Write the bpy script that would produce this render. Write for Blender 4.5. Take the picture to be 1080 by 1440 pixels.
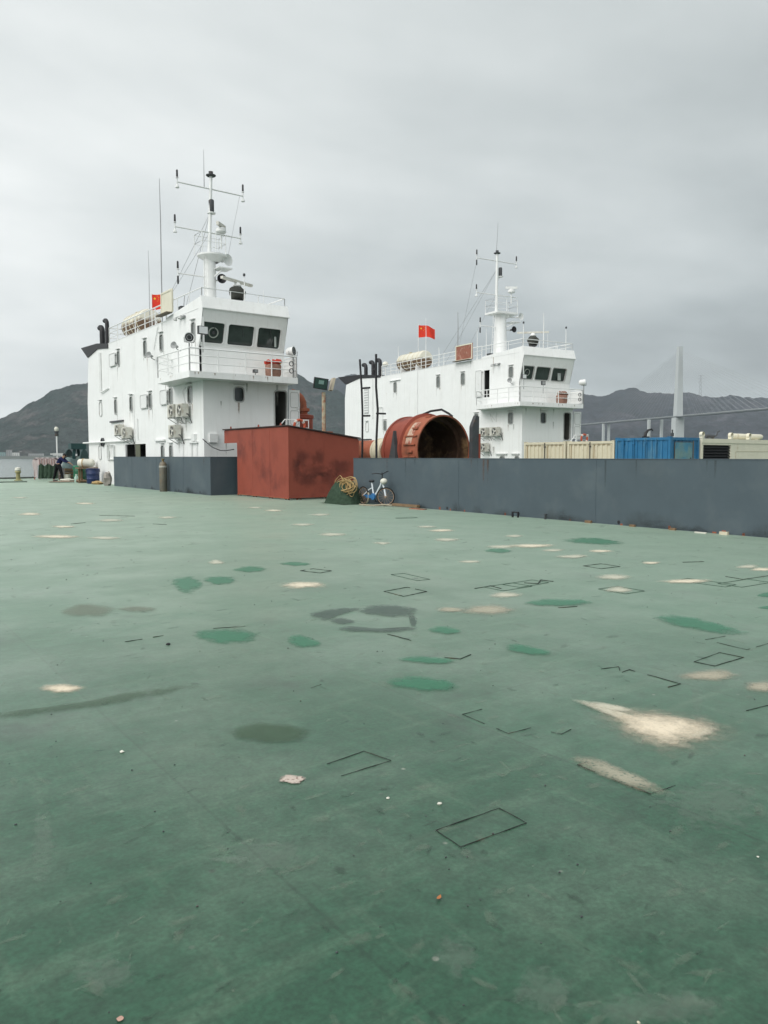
import bpy, math, random
from mathutils import Vector, Matrix, noise
R = math.radians
rnd = random.Random(7)
for o in list(bpy.data.objects): bpy.data.objects.remove(o)
sc = bpy.context.scene
COL = sc.collection

# ------------------------------------------------------------------ camera
cam_d = bpy.data.cameras.new('camera'); cam = bpy.data.objects.new('camera', cam_d); COL.objects.link(cam)
cam_d.sensor_fit = 'VERTICAL'; cam_d.sensor_height = 36.0; cam_d.lens = 27.0
cam_d.clip_start = 0.05; cam_d.clip_end = 40000
cam.location = (0, 0, 1.6)
cam.rotation_euler = (R(90) - math.atan(78 / 1080), 0, -R(36.2))
sc.camera = cam

# ------------------------------------------------------------------ sky and light (overcast)
W = bpy.data.worlds.new('World'); sc.world = W; W.use_nodes = True
def build_sky():
    nt = W.node_tree; N = nt.nodes; Lk = nt.links; N.clear()
    def nd(t, **k):
        n = N.new(t)
        for a, b in k.items(): setattr(n, a, b)
        return n
    out = nd('ShaderNodeOutputWorld'); bg = nd('ShaderNodeBackground'); bg.inputs[1].default_value = 0.1
    sky = nd('ShaderNodeTexSky', sky_type='NISHITA'); sky.sun_disc = False
    sky.sun_elevation = R(42); sky.sun_rotation = R(-105)
    tc = nd('ShaderNodeTexCoord'); sep = nd('ShaderNodeSeparateXYZ'); Lk.new(tc.outputs['Generated'], sep.inputs[0])
    def M(op, a, b=None, c=None, clamp=False):
        m = nd('ShaderNodeMath', operation=op); m.use_clamp = clamp
        for i, v in enumerate((a, b, c)):
            if v is None: continue
            if isinstance(v, (int, float)): m.inputs[i].default_value = v
            else: Lk.new(v, m.inputs[i])
        return m.outputs[0]
    x, y, z = sep.outputs
    zc = M('MAXIMUM', z, 0.0)
    den = M('ADD', zc, 0.16)
    cv = nd('ShaderNodeCombineXYZ'); Lk.new(M('DIVIDE', x, den), cv.inputs[0]); Lk.new(M('DIVIDE', y, den), cv.inputs[1])
    n1 = nd('ShaderNodeTexNoise'); n1.inputs['Scale'].default_value = .55; n1.inputs['Detail'].default_value = 5; n1.inputs['Roughness'].default_value = .5; n1.inputs['Distortion'].default_value = .4
    Lk.new(cv.outputs[0], n1.inputs['Vector'])
    mp = nd('ShaderNodeMapping'); mp.inputs['Rotation'].default_value = (0, 0, R(36.2)); mp.inputs['Scale'].default_value = (.8, 1.15, 1); mp.inputs['Location'].default_value = (3.1, 1.7, 0)
    Lk.new(cv.outputs[0], mp.inputs[0])
    n2 = nd('ShaderNodeTexNoise'); n2.inputs['Scale'].default_value = 1.3; n2.inputs['Detail'].default_value = 6; n2.inputs['Roughness'].default_value = .55
    Lk.new(mp.outputs[0], n2.inputs['Vector'])
    cl = M('ADD', M('MULTIPLY', n1.outputs[0], .68), M('MULTIPLY', n2.outputs[0], .32))
    cl = M('SUBTRACT', cl, .5)
    # the cloud deck is thinner (brighter) towards the south-west and thickens behind the towers and to the east
    az = M('ADD', M('MULTIPLY', x, -.79), M('MULTIPLY', y, .25))
    az = M('ADD', az, .25)
    low = M('POWER', M('SUBTRACT', 1.0, zc), 2.4)
    az = M('MINIMUM', M('MULTIPLY', az, SKYAZ), 2.2)
    b = M('ADD', SKYB, M('MULTIPLY', az, low))
    b = M('ADD', b, M('MULTIPLY', cl, SKYN))
    up = M('MULTIPLY', M('SUBTRACT', zc, .55, clamp=True), 6.0)      # an overcast sky is brightest overhead
    b = M('MAXIMUM', M('ADD', b, up), .6)
    lo = nd('ShaderNodeMix', data_type='RGBA'); lo.inputs[6].default_value = (.90, .985, .985, 1); lo.inputs[7].default_value = (.975, 1.0, .985, 1)
    Lk.new(M('MULTIPLY', M('SUBTRACT', b, 3.0), .3, clamp=True), lo.inputs[0])
    vm = nd('ShaderNodeVectorMath', operation='SCALE'); Lk.new(lo.outputs[2], vm.inputs[0]); Lk.new(b, vm.inputs['Scale'])
    mx = nd('ShaderNodeMix', data_type='RGBA'); mx.inputs[0].default_value = .96
    Lk.new(sky.outputs[0], mx.inputs[6]); Lk.new(vm.outputs[0], mx.inputs[7])
    Lk.new(mx.outputs[2], bg.inputs[0]); Lk.new(bg.outputs[0], out.inputs[0])
SKYB, SKYAZ, SKYN = 4.5, 6.6, 8.0
build_sky()
sun_d = bpy.data.lights.new('sun', 'SUN'); sun_d.energy = 1.5; sun_d.angle = R(50); sun_d.color = (1, .975, .94)
sun = bpy.data.objects.new('sun', sun_d); COL.objects.link(sun)
_d = Vector((-.76, -.16, .63)); sun.rotation_euler = _d.to_track_quat('Z', 'Y').to_euler()
sc.view_settings.view_transform = 'Standard'; sc.view_settings.look = 'None'; sc.view_settings.gamma = 1
sc.view_settings.exposure = 0.76; sc.view_settings.use_curve_mapping = False
sc.cycles.use_denoising = True
sc.cycles.max_bounces = 6; sc.cycles.transparent_max_bounces = 24; sc.cycles.volume_bounces = 0

# ------------------------------------------------------------------ materials
MATS = {}
def mat(name, col, rough=.6, spec=.4, metal=0.0, var=.12, scale=3.0, bump=0.0, bscale=20.0, col2=None, mix_scale=1.5, mix_lo=.5, mix_hi=.7, stretch=None, mixdet=6, coat=0):
    """base colour with soft variation, optional second colour (wear, rust) in noise patches, optional bump"""
    if name in MATS: return MATS[name]
    m = bpy.data.materials.new(name); m.use_nodes = True; nt = m.node_tree; N = nt.nodes; L = nt.links
    b = N['Principled BSDF']; b.inputs['Roughness'].default_value = rough; b.inputs['Specular IOR Level'].default_value = spec; b.inputs['Metallic'].default_value = metal
    tc = N.new('ShaderNodeTexCoord'); vec = tc.outputs['Object']
    if stretch:
        mp = N.new('ShaderNodeMapping'); mp.inputs['Scale'].default_value = stretch; L.new(vec, mp.inputs[0]); vec2 = mp.outputs[0]
    else: vec2 = vec
    n = N.new('ShaderNodeTexNoise'); n.inputs['Scale'].default_value = scale; n.inputs['Detail'].default_value = 7; n.inputs['Roughness'].default_value = .6; L.new(vec, n.inputs['Vector'])
    mr = N.new('ShaderNodeMapRange'); mr.inputs[1].default_value = .25; mr.inputs[2].default_value = .75; mr.inputs[3].default_value = 1 - var; mr.inputs[4].default_value = 1 + var
    L.new(n.outputs[0], mr.inputs[0])
    cur = None
    if col2 is not None:
        n2 = N.new('ShaderNodeTexNoise'); n2.inputs['Scale'].default_value = mix_scale; n2.inputs['Detail'].default_value = mixdet; n2.inputs['Roughness'].default_value = .65; L.new(vec2, n2.inputs['Vector'])
        r2 = N.new('ShaderNodeMapRange'); r2.inputs[1].default_value = mix_lo; r2.inputs[2].default_value = mix_hi; L.new(n2.outputs[0], r2.inputs[0])
        mx = N.new('ShaderNodeMix'); mx.data_type = 'RGBA'; mx.inputs[6].default_value = (*col, 1); mx.inputs[7].default_value = (*col2, 1); L.new(r2.outputs[0], mx.inputs[0]); cur = mx.outputs[2]
    vm = N.new('ShaderNodeVectorMath'); vm.operation = 'SCALE'
    if cur: L.new(cur, vm.inputs[0])
    else: vm.inputs[0].default_value = col
    L.new(mr.outputs[0], vm.inputs['Scale']); L.new(vm.outputs[0], b.inputs['Base Color'])
    if bump:
        n3 = N.new('ShaderNodeTexNoise'); n3.inputs['Scale'].default_value = bscale; n3.inputs['Detail'].default_value = 4; L.new(vec, n3.inputs['Vector'])
        bp = N.new('ShaderNodeBump'); bp.inputs['Strength'].default_value = bump; bp.inputs['Distance'].default_value = .03; L.new(n3.outputs[0], bp.inputs['Height']); L.new(bp.outputs[0], b.inputs['Normal'])
    MATS[name] = m; return m

def paint_white():
    """glossy white marine paint: faint vertical run-off streaks, a little rust, dished plating"""
    m = mat('white_paint', (.83, .84, .83), .42, .4, var=.03, scale=.8)
    nt = m.node_tree; N = nt.nodes; L = nt.links; b = N['Principled BSDF']
    src = b.inputs['Base Color'].links[0].from_socket
    tc = N.new('ShaderNodeTexCoord')
    mp = N.new('ShaderNodeMapping'); mp.inputs['Scale'].default_value = (3.2, 3.2, .16); L.new(tc.outputs['Object'], mp.inputs[0])
    n = N.new('ShaderNodeTexNoise'); n.inputs['Scale'].default_value = 1.6; n.inputs['Detail'].default_value = 6; n.inputs['Roughness'].default_value = .7; L.new(mp.outputs[0], n.inputs['Vector'])
    r = N.new('ShaderNodeMapRange'); r.inputs[1].default_value = .52; r.inputs[2].default_value = .78; r.inputs[4].default_value = .30; L.new(n.outputs[0], r.inputs[0])
    mx = N.new('ShaderNodeMix'); mx.data_type = 'RGBA'; L.new(src, mx.inputs[6]); mx.inputs[7].default_value = (.47, .45, .40, 1); L.new(r.outputs[0], mx.inputs[0])
    n4 = N.new('ShaderNodeTexNoise'); n4.inputs['Scale'].default_value = 2.4; n4.inputs['Detail'].default_value = 8; n4.inputs['Roughness'].default_value = .75
    mp4 = N.new('ShaderNodeMapping'); mp4.inputs['Scale'].default_value = (1.6, 1.6, .5); L.new(tc.outputs['Object'], mp4.inputs[0]); L.new(mp4.outputs[0], n4.inputs['Vector'])
    r4 = N.new('ShaderNodeMapRange'); r4.inputs[1].default_value = .65; r4.inputs[2].default_value = .74; r4.inputs[4].default_value = .75; L.new(n4.outputs[0], r4.inputs[0])
    mx4 = N.new('ShaderNodeMix'); mx4.data_type = 'RGBA'; L.new(mx.outputs[2], mx4.inputs[6]); mx4.inputs[7].default_value = (.33, .20, .12, 1); L.new(r4.outputs[0], mx4.inputs[0])
    L.new(mx4.outputs[2], b.inputs['Base Color'])
    n5 = N.new('ShaderNodeTexNoise'); n5.inputs['Scale'].default_value = .9; n5.inputs['Detail'].default_value = 2; L.new(tc.outputs['Object'], n5.inputs['Vector'])
    bp = N.new('ShaderNodeBump'); bp.inputs['Strength'].default_value = .35; bp.inputs['Distance'].default_value = .12; L.new(n5.outputs[0], bp.inputs['Height']); L.new(bp.outputs[0], b.inputs['Normal'])
    return m
WHITE = paint_white()
WTRIM = mat('white_trim_paint', (.76, .77, .76), .45, var=.06, col2=(.40, .30, .22), mix_scale=5, mix_lo=.66, mix_hi=.78)
RAILM = mat('white_rail_paint', (.78, .79, .78), .45, var=.06, col2=(.42, .30, .2), mix_scale=3, mix_lo=.70, mix_hi=.78)
FRAMEM = mat('window_frame_metal', (.48, .49, .48), .5, var=.15, col2=(.25, .18, .13), mix_scale=6, mix_lo=.55, mix_hi=.75)
GLASS = mat('dark_window_glass', (.035, .045, .042), .08, .6, var=.4, scale=1.2)
GLASSG = mat('grey_window_glass', (.16, .175, .165), .15, .6, var=.45, scale=2.5)  # grey base colour stands in for the reflection in the side panes
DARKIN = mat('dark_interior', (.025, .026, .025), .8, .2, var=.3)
GREYW = mat('blue_grey_paint', (.074, .100, .116), .55, .35, var=.10, scale=1.1, bump=.25, bscale=1.6, col2=(.096, .122, .134), mix_scale=.9, mix_lo=.5, mix_hi=.72)
REDOX = mat('red_oxide_paint', (.275, .066, .042), .62, .3, var=.10, scale=2.0, bump=.3, bscale=1.3, col2=(.150, .036, .027), mix_scale=.8, mix_lo=.52, mix_hi=.72)
RUST = mat('rusty_red_steel', (.35, .112, .064), .75, .25, var=.22, scale=4, bump=.4, bscale=9, col2=(.15, .065, .04), mix_scale=2.0, mix_lo=.48, mix_hi=.66)
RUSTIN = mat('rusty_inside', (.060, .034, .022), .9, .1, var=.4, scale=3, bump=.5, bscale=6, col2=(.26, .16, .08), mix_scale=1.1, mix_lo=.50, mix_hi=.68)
CREAM = mat('cream_paint', (.62, .57, .43), .55, var=.07, scale=2, col2=(.36, .25, .14), mix_scale=2.6, mix_lo=.60, mix_hi=.78, stretch=(1.5, 1.5, .5))
CREAM2 = mat('pale_cream_paint', (.70, .67, .54), .5, var=.06, scale=2, col2=(.40, .31, .15), mix_scale=1.7, mix_lo=.60, mix_hi=.8, stretch=(1.5, 1.5, .45))
BLUE = mat('blue_container_paint', (.025, .15, .30), .5, var=.16, scale=2, bump=.1, bscale=5, col2=(.10, .22, .30), mix_scale=1.6, mix_lo=.5, mix_hi=.75, stretch=(2, 2, .5))
BLUE2 = mat('faded_blue_door_paint', (.06, .22, .33), .55, var=.2, scale=2, col2=(.16, .27, .27), mix_scale=1.4, mix_lo=.42, mix_hi=.6)
BLACK = mat('black_paint', (.018, .018, .021), .5, .35, var=.3)
DGREY = mat('dark_grey_paint', (.06, .065, .07), .6, var=.25, col2=(.12, .08, .06), mix_scale=5, mix_lo=.55, mix_hi=.75)
MGREY = mat('grey_metal', (.28, .29, .29), .5, var=.15)
LAMPBLK = mat('dark_lamp_glass', (.03, .03, .032), .25, .5, var=.2)
CABLE = mat('black_cable', (.05, .05, .055), .6)
GUYM = mat('grey_wire', (.30, .31, .32), .5)
ACM = mat('air_con_casing', (.62, .61, .55), .5, var=.08, col2=(.36, .31, .24), mix_scale=4, mix_lo=.52, mix_hi=.75)
ORANGE = mat('orange_plastic', (.50, .10, .05), .55, var=.2)
RINGW = mat('pale_reflective_band', (.65, .6, .55), .5)
CANVAS = mat('dark_canvas_cover', (.055, .058, .05), .85, .2, var=.3, bump=.6, bscale=14)
FLAGR = mat('red_flag_cloth', (.62, .045, .025), .75, .2, var=.10)
FLAGY = mat('yellow_flag_star', (.80, .55, .05), .7, .2)
STEEL = mat('weathered_cylinder_steel', (.16, .15, .12), .55, .4, metal=.2, var=.25, col2=(.22, .16, .10), mix_scale=4, mix_lo=.5, mix_hi=.7)
WOOD = mat('weathered_timber', (.22, .15, .09), .85, .2, var=.3, stretch=(1, 1, 1), bump=.4, bscale=18)
NETG = mat('green_netting', (.038, .064, .042), .9, .15, var=.35, scale=9, bump=.8, bscale=26)
ROPEM = mat('tan_rope', (.40, .28, .13), .85, .2, var=.3, scale=12)
GREEND = mat('green_plastic', (.018, .115, .06), .45, .4, var=.15)
BLUED = mat('blue_plastic', (.018, .032, .10), .45, .4, var=.15)
WHITEP = mat('white_plastic', (.66, .65, .57), .5, var=.12)
TEAL = mat('teal_machine_paint', (.022, .062, .062), .55, var=.25)
PINKT = mat('pink_white_tarpaulin', (.50, .43, .42), .7, .25, var=.15, bump=.5, bscale=8)
SKIN = mat('skin', (.42, .25, .17), .6)
CLOTHB = mat('black_trouser_cloth', (.012, .012, .014), .9, .1)
CLOTHN = mat('navy_jacket_cloth', (.018, .022, .07), .9, .1)
HAIR = mat('black_hair', (.01, .01, .01), .7)
BIKEW = mat('white_bike_paint', (.70, .74, .78), .35, .5)
BIKEB = mat('blue_bike_paint', (.03, .14, .33), .4, .5)
RUBBER = mat('black_rubber', (.02, .02, .02), .8, .2)
CONC = mat('bridge_concrete', (.46, .49, .49), .8, .2, var=.06, scale=.05)
CONCD = mat('bridge_deck_concrete', (.20, .22, .23), .8, .2, var=.08, scale=.05)
LEAFM = mat('dry_leaf', (.38, .15, .06), .8, .2)
YELL = mat('yellow_post_paint', (.30, .28, .13), .6, var=.2)
BROWNC = mat('brown_canvas', (.30, .17, .13), .9, .15, var=.25, bump=.6, bscale=16)
REDC = mat('red_cloth', (.52, .06, .04), .85, .2, var=.2)
REDBRN = mat('brick_red_board', (.30, .12, .085), .7, .2, var=.15, col2=(.42, .26, .2), mix_scale=4, mix_lo=.5, mix_hi=.7)

def mottled_tank():
    """cream upper half, brown rust creeping up from below"""
    m = mat('mottled_tank_paint', (.66, .64, .54), .55, var=.08); nt = m.node_tree; N = nt.nodes; L = nt.links; b = N['Principled BSDF']
    src = b.inputs['Base Color'].links[0].from_socket
    tc = N.new('ShaderNodeTexCoord'); s = N.new('ShaderNodeSeparateXYZ'); L.new(tc.outputs['Object'], s.inputs[0])
    n = N.new('ShaderNodeTexNoise'); n.inputs['Scale'].default_value = 2.2; n.inputs['Detail'].default_value = 8; n.inputs['Roughness'].default_value = .7; L.new(tc.outputs['Object'], n.inputs['Vector'])
    a = N.new('ShaderNodeMath'); a.operation = 'MULTIPLY_ADD'; L.new(n.outputs[0], a.inputs[0]); a.inputs[1].default_value = .55; a.inputs[2].default_value = -.25
    c = N.new('ShaderNodeMath'); c.operation = 'SUBTRACT'; L.new(a.outputs[0], c.inputs[0]); L.new(s.outputs[2], c.inputs[1])
    r = N.new('ShaderNodeMapRange'); r.inputs[1].default_value = -.12; r.inputs[2].default_value = .06; L.new(c.outputs[0], r.inputs[0])
    mx = N.new('ShaderNodeMix'); mx.data_type = 'RGBA'; L.new(src, mx.inputs[6]); mx.inputs[7].default_value = (.135, .085, .05, 1); L.new(r.outputs[0], mx.inputs[0])
    L.new(mx.outputs[2], b.inputs['Base Color']); return m
TANKM = mottled_tank()

# ------------------------------------------------------------------ mesh helpers
class MB:
    def __init__(s): s.v = []; s.f = []
    def add(s, vs, fs):
        o = len(s.v); s.v += [tuple(p) for p in vs]; s.f += [tuple(i + o for i in f) for f in fs]; return s
    def box(s, x0, x1, y0, y1, z0, z1):
        return s.add([(x0,y0,z0),(x1,y0,z0),(x1,y1,z0),(x0,y1,z0),(x0,y0,z1),(x1,y0,z1),(x1,y1,z1),(x0,y1,z1)],
                     [(3,2,1,0),(4,5,6,7),(0,1,5,4),(1,2,6,5),(2,3,7,6),(3,0,4,7)])
    def beam(s, p, q, w=.04, h=None):
        p = Vector(p); q = Vector(q); h = h or w; d = (q - p).normalized()
        up = Vector((0,0,1)) if abs(d.z) < .95 else Vector((0,1,0))
        a = d.cross(up).normalized() * (w/2); b = a.cross(d).normalized() * (h/2)
        vs = [p-a-b, p+a-b, p+a+b, p-a+b, q-a-b, q+a-b, q+a+b, q-a+b]
        return s.add(vs, [(0,1,2,3),(7,6,5,4),(4,5,1,0),(5,6,2,1),(6,7,3,2),(7,4,0,3)])
    def tube(s, pts, r, seg=6, closed=False):
        pts = [Vector(p) for p in pts]; n = len(pts); rr = r if isinstance(r, (list, tuple)) else [r]*n
        base = len(s.v); prev = None
        for i, p in enumerate(pts):
            if closed: d = pts[(i+1) % n] - pts[i-1]
            else: d = pts[min(i+1, n-1)] - pts[max(i-1, 0)]
            d.normalize()
            if prev is None:
                up = Vector((0,0,1)) if abs(d.z) < .9 else Vector((1,0,0)); a = d.cross(up).normalized()
            else:
                a = prev - d * prev.dot(d); a.normalize()
            prev = a; b = d.cross(a)
            for k in range(seg):
                t = 2*math.pi*k/seg; s.v.append(tuple(p + (a*math.cos(t) + b*math.sin(t)) * rr[i]))
        for i in range(n if closed else n-1):
            j = (i+1) % n
            for k in range(seg):
                k2 = (k+1) % seg; s.f.append((base+i*seg+k, base+i*seg+k2, base+j*seg+k2, base+j*seg+k))
        if not closed:
            s.f.append(tuple(base+k for k in reversed(range(seg)))); s.f.append(tuple(base+(n-1)*seg+k for k in range(seg)))
        return s
    def lathe(s, prof, o=(0,0,0), ax=(0,0,1), seg=16, a0=0, a1=2*math.pi):
        """prof: (radius, distance along axis)"""
        o = Vector(o); ax = Vector(ax).normalized(); up = Vector((0,0,1)) if abs(ax.z) < .9 else Vector((1,0,0))
        a = ax.cross(up).normalized(); b = ax.cross(a); base = len(s.v); full = abs(a1-a0-2*math.pi) < 1e-6; m = seg if full else seg+1
        for r, h in prof:
            for k in range(m):
                t = a0 + (a1-a0)*k/seg; s.v.append(tuple(o + ax*h + (a*math.cos(t)+b*math.sin(t))*max(r, 1e-4)))
        for i in range(len(prof)-1):
            for k in range(seg):
                k2 = (k+1) % m; s.f.append((base+i*m+k, base+(i+1)*m+k, base+(i+1)*m+k2, base+i*m+k2))
        return s
    def prism(s, poly, ax, lo, hi):
        """polygon in the two other axes, extruded along axis index ax"""
        n = len(poly)
        def P(p, h):
            q = list(p); q.insert(ax, h); return tuple(q)
        return s.add([P(p, lo) for p in poly] + [P(p, hi) for p in poly],
                     [tuple(range(n)), tuple(range(2*n-1, n-1, -1))] + [(i, (i+1) % n + 0, (i+1) % n + n, i+n)[::-1] for i in range(n)])
    def blob(s, c, rad, seed=0, amp=.15, fr=2.0, nu=14, nv=9):
        c = Vector(c); base = len(s.v)
        for j in range(nv+1):
            th = math.pi*j/nv
            for i in range(nu):
                ph = 2*math.pi*i/nu; d = Vector((math.sin(th)*math.cos(ph), math.sin(th)*math.sin(ph), math.cos(th)))
                k = 1 + amp*noise.noise(d*fr + Vector((seed*3.7, seed, 1.3)))*2
                s.v.append((c.x+d.x*rad[0]*k, c.y+d.y*rad[1]*k, c.z+d.z*rad[2]*k))
        for j in range(nv):
            for i in range(nu):
                i2 = (i+1) % nu; s.f.append((base+j*nu+i, base+(j+1)*nu+i, base+(j+1)*nu+i2, base+j*nu+i2))
        return s
    def build(s, name, m, parent=None, smooth=True, loc=None, rot=None, kind=None):
        me = bpy.data.meshes.new(name); me.from_pydata(s.v, [], s.f); me.update()
        me.materials.append(m)
        if smooth:
            me.shade_smooth(); me.set_sharp_from_angle(angle=R(38))
        o = bpy.data.objects.new(name, me); COL.objects.link(o)
        if parent: o.parent = parent
        if loc: o.location = loc
        if rot: o.rotation_euler = rot
        if kind: o['kind'] = kind
        return o
def recalc(o):
    import bmesh
    b = bmesh.new(); b.from_mesh(o.data); bmesh.ops.recalc_face_normals(b, faces=b.faces); b.to_mesh(o.data); b.free(); return o
def tag(o, label, cat, group=None):
    o['label'] = label; o['category'] = cat
    if group: o['group'] = group
    return o
def thing(name, label, cat, loc=(0,0,0), rotz=0.0, group=None):
    o = bpy.data.objects.new(name, None); COL.objects.link(o); o.empty_display_size = .2
    o.location = loc; o.rotation_euler = (0, 0, rotz); return tag(o, label, cat, group)
def dup(root, loc, rotz, label, group=None, parent=None):
    r = root.copy(); COL.objects.link(r); r.location = loc; r.rotation_euler = (0, 0, rotz)
    if label: r['label'] = label
    if group: r['group'] = group
    for ch in list(root.children):
        c = ch.copy(); COL.objects.link(c); c.parent = r
        for g in list(ch.children):
            d = g.copy(); COL.objects.link(d); d.parent = c
    return r
def wall_grid(mb, o, u, v, us, vs, holes, depth=.1, nrm=None):
    """sheet o + u*a + v*b split at us/vs, cells inside holes left open, with reveals running depth inwards (-nrm)"""
    o = Vector(o); u = Vector(u); v = Vector(v); nrm = Vector(nrm).normalized() if nrm else u.cross(v).normalized()
    A = sorted(set([us[0], us[1]] + [h[i] for h in holes for i in (0, 1)])); B = sorted(set([vs[0], vs[1]] + [h[i] for h in holes for i in (2, 3)]))
    P = lambda a, b, d=0: tuple(o + u*a + v*b - nrm*d)
    for i in range(len(A)-1):
        for j in range(len(B)-1):
            a, b = (A[i]+A[i+1])/2, (B[j]+B[j+1])/2
            if any(h[0] < a < h[1] and h[2] < b < h[3] for h in holes): continue
            mb.add([P(A[i],B[j]), P(A[i+1],B[j]), P(A[i+1],B[j+1]), P(A[i],B[j+1])], [(0,1,2,3)])
    for h in holes:
        c = [(h[0],h[2]),(h[1],h[2]),(h[1],h[3]),(h[0],h[3])]
        for k in range(4):
            p, q = c[k], c[(k+1) % 4]; mb.add([P(*p), P(*q), P(*q, depth), P(*p, depth)], [(0,1,2,3)])
def rrect(w, h, r, n=3):
    out = []
    for cx, cy, a0 in ((w/2-r, h/2-r, 0), (-w/2+r, h/2-r, 90), (-w/2+r, -h/2+r, 180), (w/2-r, -h/2+r, 270)):
        for k in range(n+1):
            a = R(a0 + 90*k/n); out.append((cx + r*math.cos(a), cy + r*math.sin(a)))
    return out
def ring_frame(mb, o, u, v, w, h, r=.1, t=.05, proud=.03, back=.0):
    """rounded window frame lying in the plane (u, v) round the point o"""
    o = Vector(o); u = Vector(u).normalized(); v = Vector(v).normalized(); n = u.cross(v)
    out = rrect(w + 2*t, h + 2*t, r + t); inn = rrect(w, h, r); N = len(out)
    vs = [o + u*a + v*b + n*d for ring, d in ((out, -back), (out, proud), (inn, proud), (inn, -.09)) for a, b in ring]
    fs = []
    for q in range(3):
        for i in range(N): fs.append((q*N+i, q*N+(i+1) % N, (q+1)*N+(i+1) % N, (q+1)*N+i))
    mb.add(vs, fs)
def rpane(mb, o, u, v, w, h, r=.1, d=0):
    o = Vector(o); u = Vector(u).normalized(); v = Vector(v).normalized(); n = u.cross(v); p = rrect(w, h, r)
    mb.add([o + u*a + v*b + n*d for a, b in p], [tuple(range(len(p)))])
T_GREEN = [[(2.685,6.571),(2.766,6.618),(3.022,6.467),(3.116,6.291),(3.021,6.087),(2.909,5.944),(2.69,6.042),(2.643,6.233)],[(3.254,5.916),(3.426,5.925),(3.413,5.575),(3.264,5.47),(3.156,5.579)],[(4.65,9.992),(4.996,10.178),(5.106,9.83),(4.836,9.523),(4.637,9.669)],[(5.477,10.199),(5.814,10.146),(5.829,9.752),(5.506,9.714)],[(3.199,4.328),(3.387,4.321),(3.51,4.187),(3.531,3.978),(3.424,3.894),(3.178,4.054)],[(3.587,4.758),(3.827,4.744),(3.966,4.428),(3.751,4.458)],[(4.537,4.509),(4.743,4.57),(4.768,4.194),(4.636,4.151),(4.53,4.284)],[(4.444,5.426),(4.705,5.458),(4.681,5.181),(4.465,5.131)],[(6.156,5.8),(6.55,5.826),(6.801,5.431),(6.512,5.341),(6.144,5.562)],[(6.59,4.517),(6.941,4.429),(6.861,4.034),(6.737,3.641),(6.519,3.593),(6.444,3.999)],[(8.988,9.463),(9.49,9.598),(9.417,9.149),(8.979,8.997)],[(11.218,9.735),(12.333,9.88),(11.97,8.74),(11.349,8.771)],[(8.6,4.545),(9.093,4.591),(8.589,4.334)],[(7.921,4.166),(8.216,4.143),(7.947,4.006)],[(3.581,9.607),(3.958,9.773),(3.776,8.92),(3.317,8.412)],[(4.025,9.573),(4.394,9.378),(4.062,8.776),(3.869,8.984)]]
T_OLIVE = [[(2.207,3.775),(2.206,3.876),(2.185,3.965),(2.109,4.011),(2.064,4.088),(1.988,4.099),(1.916,4.081),(1.879,4.015),(1.851,3.945),(1.875,3.865),(1.929,3.81),(1.973,3.725),(2.055,3.707),(2.143,3.712)]]
T_BROWN = [[(2.376,8.037),(2.413,8.234),(2.333,8.391),(2.271,8.582),(2.142,8.558),(2.056,8.439),(1.974,8.332),(1.927,8.15),(1.98,7.969),(2.089,7.907),(2.191,7.803),(2.296,7.896)],[(2.776,7.837),(2.75,7.968),(2.693,8.082),(2.597,8.147),(2.526,8.102),(2.443,8.081),(2.475,7.969),(2.502,7.859),(2.595,7.807),(2.7,7.77)]]
T_WET = [[(3.922,6.596),(4.085,6.741),(4.282,6.735),(4.505,6.665),(4.459,6.558),(4.289,6.502),(4.13,6.443),(3.936,6.295),(3.874,6.38)],[(3.953,6.322),(4.109,6.332),(4.137,6.147),(4.044,6.057),(3.911,6.077)],[(4.477,6.545),(4.743,6.636),(4.939,6.541),(4.944,6.25),(4.776,6.014),(4.599,5.973),(4.491,6.137),(4.413,6.323)],[(3.818,5.957),(3.964,5.962),(4.064,5.777),(4.2,5.605),(4.395,5.609),(4.367,5.519),(4.152,5.498),(3.98,5.658),(3.839,5.797)],[(4.708,6.021),(4.766,5.978),(4.492,5.613),(4.411,5.597)]]
T_STREAK = [[(0.801,5.233),(1.071,5.136),(1.375,5.126),(1.594,5.155),(1.868,5.093),(1.864,5.016),(1.564,4.988),(1.298,5.005),(1.049,5.035),(0.785,5.132)]]
T_TAIL = [[(3.914,3.213),(3.984,3.109),(3.964,2.918),(3.981,2.761),(3.865,2.753),(3.874,2.968)],[(3.921,3.172),(4.045,3.1),(4.063,2.896),(3.957,2.924)],[(4.062,2.548),(4.176,2.435),(4.089,2.383),(3.836,2.404)]]
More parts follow.
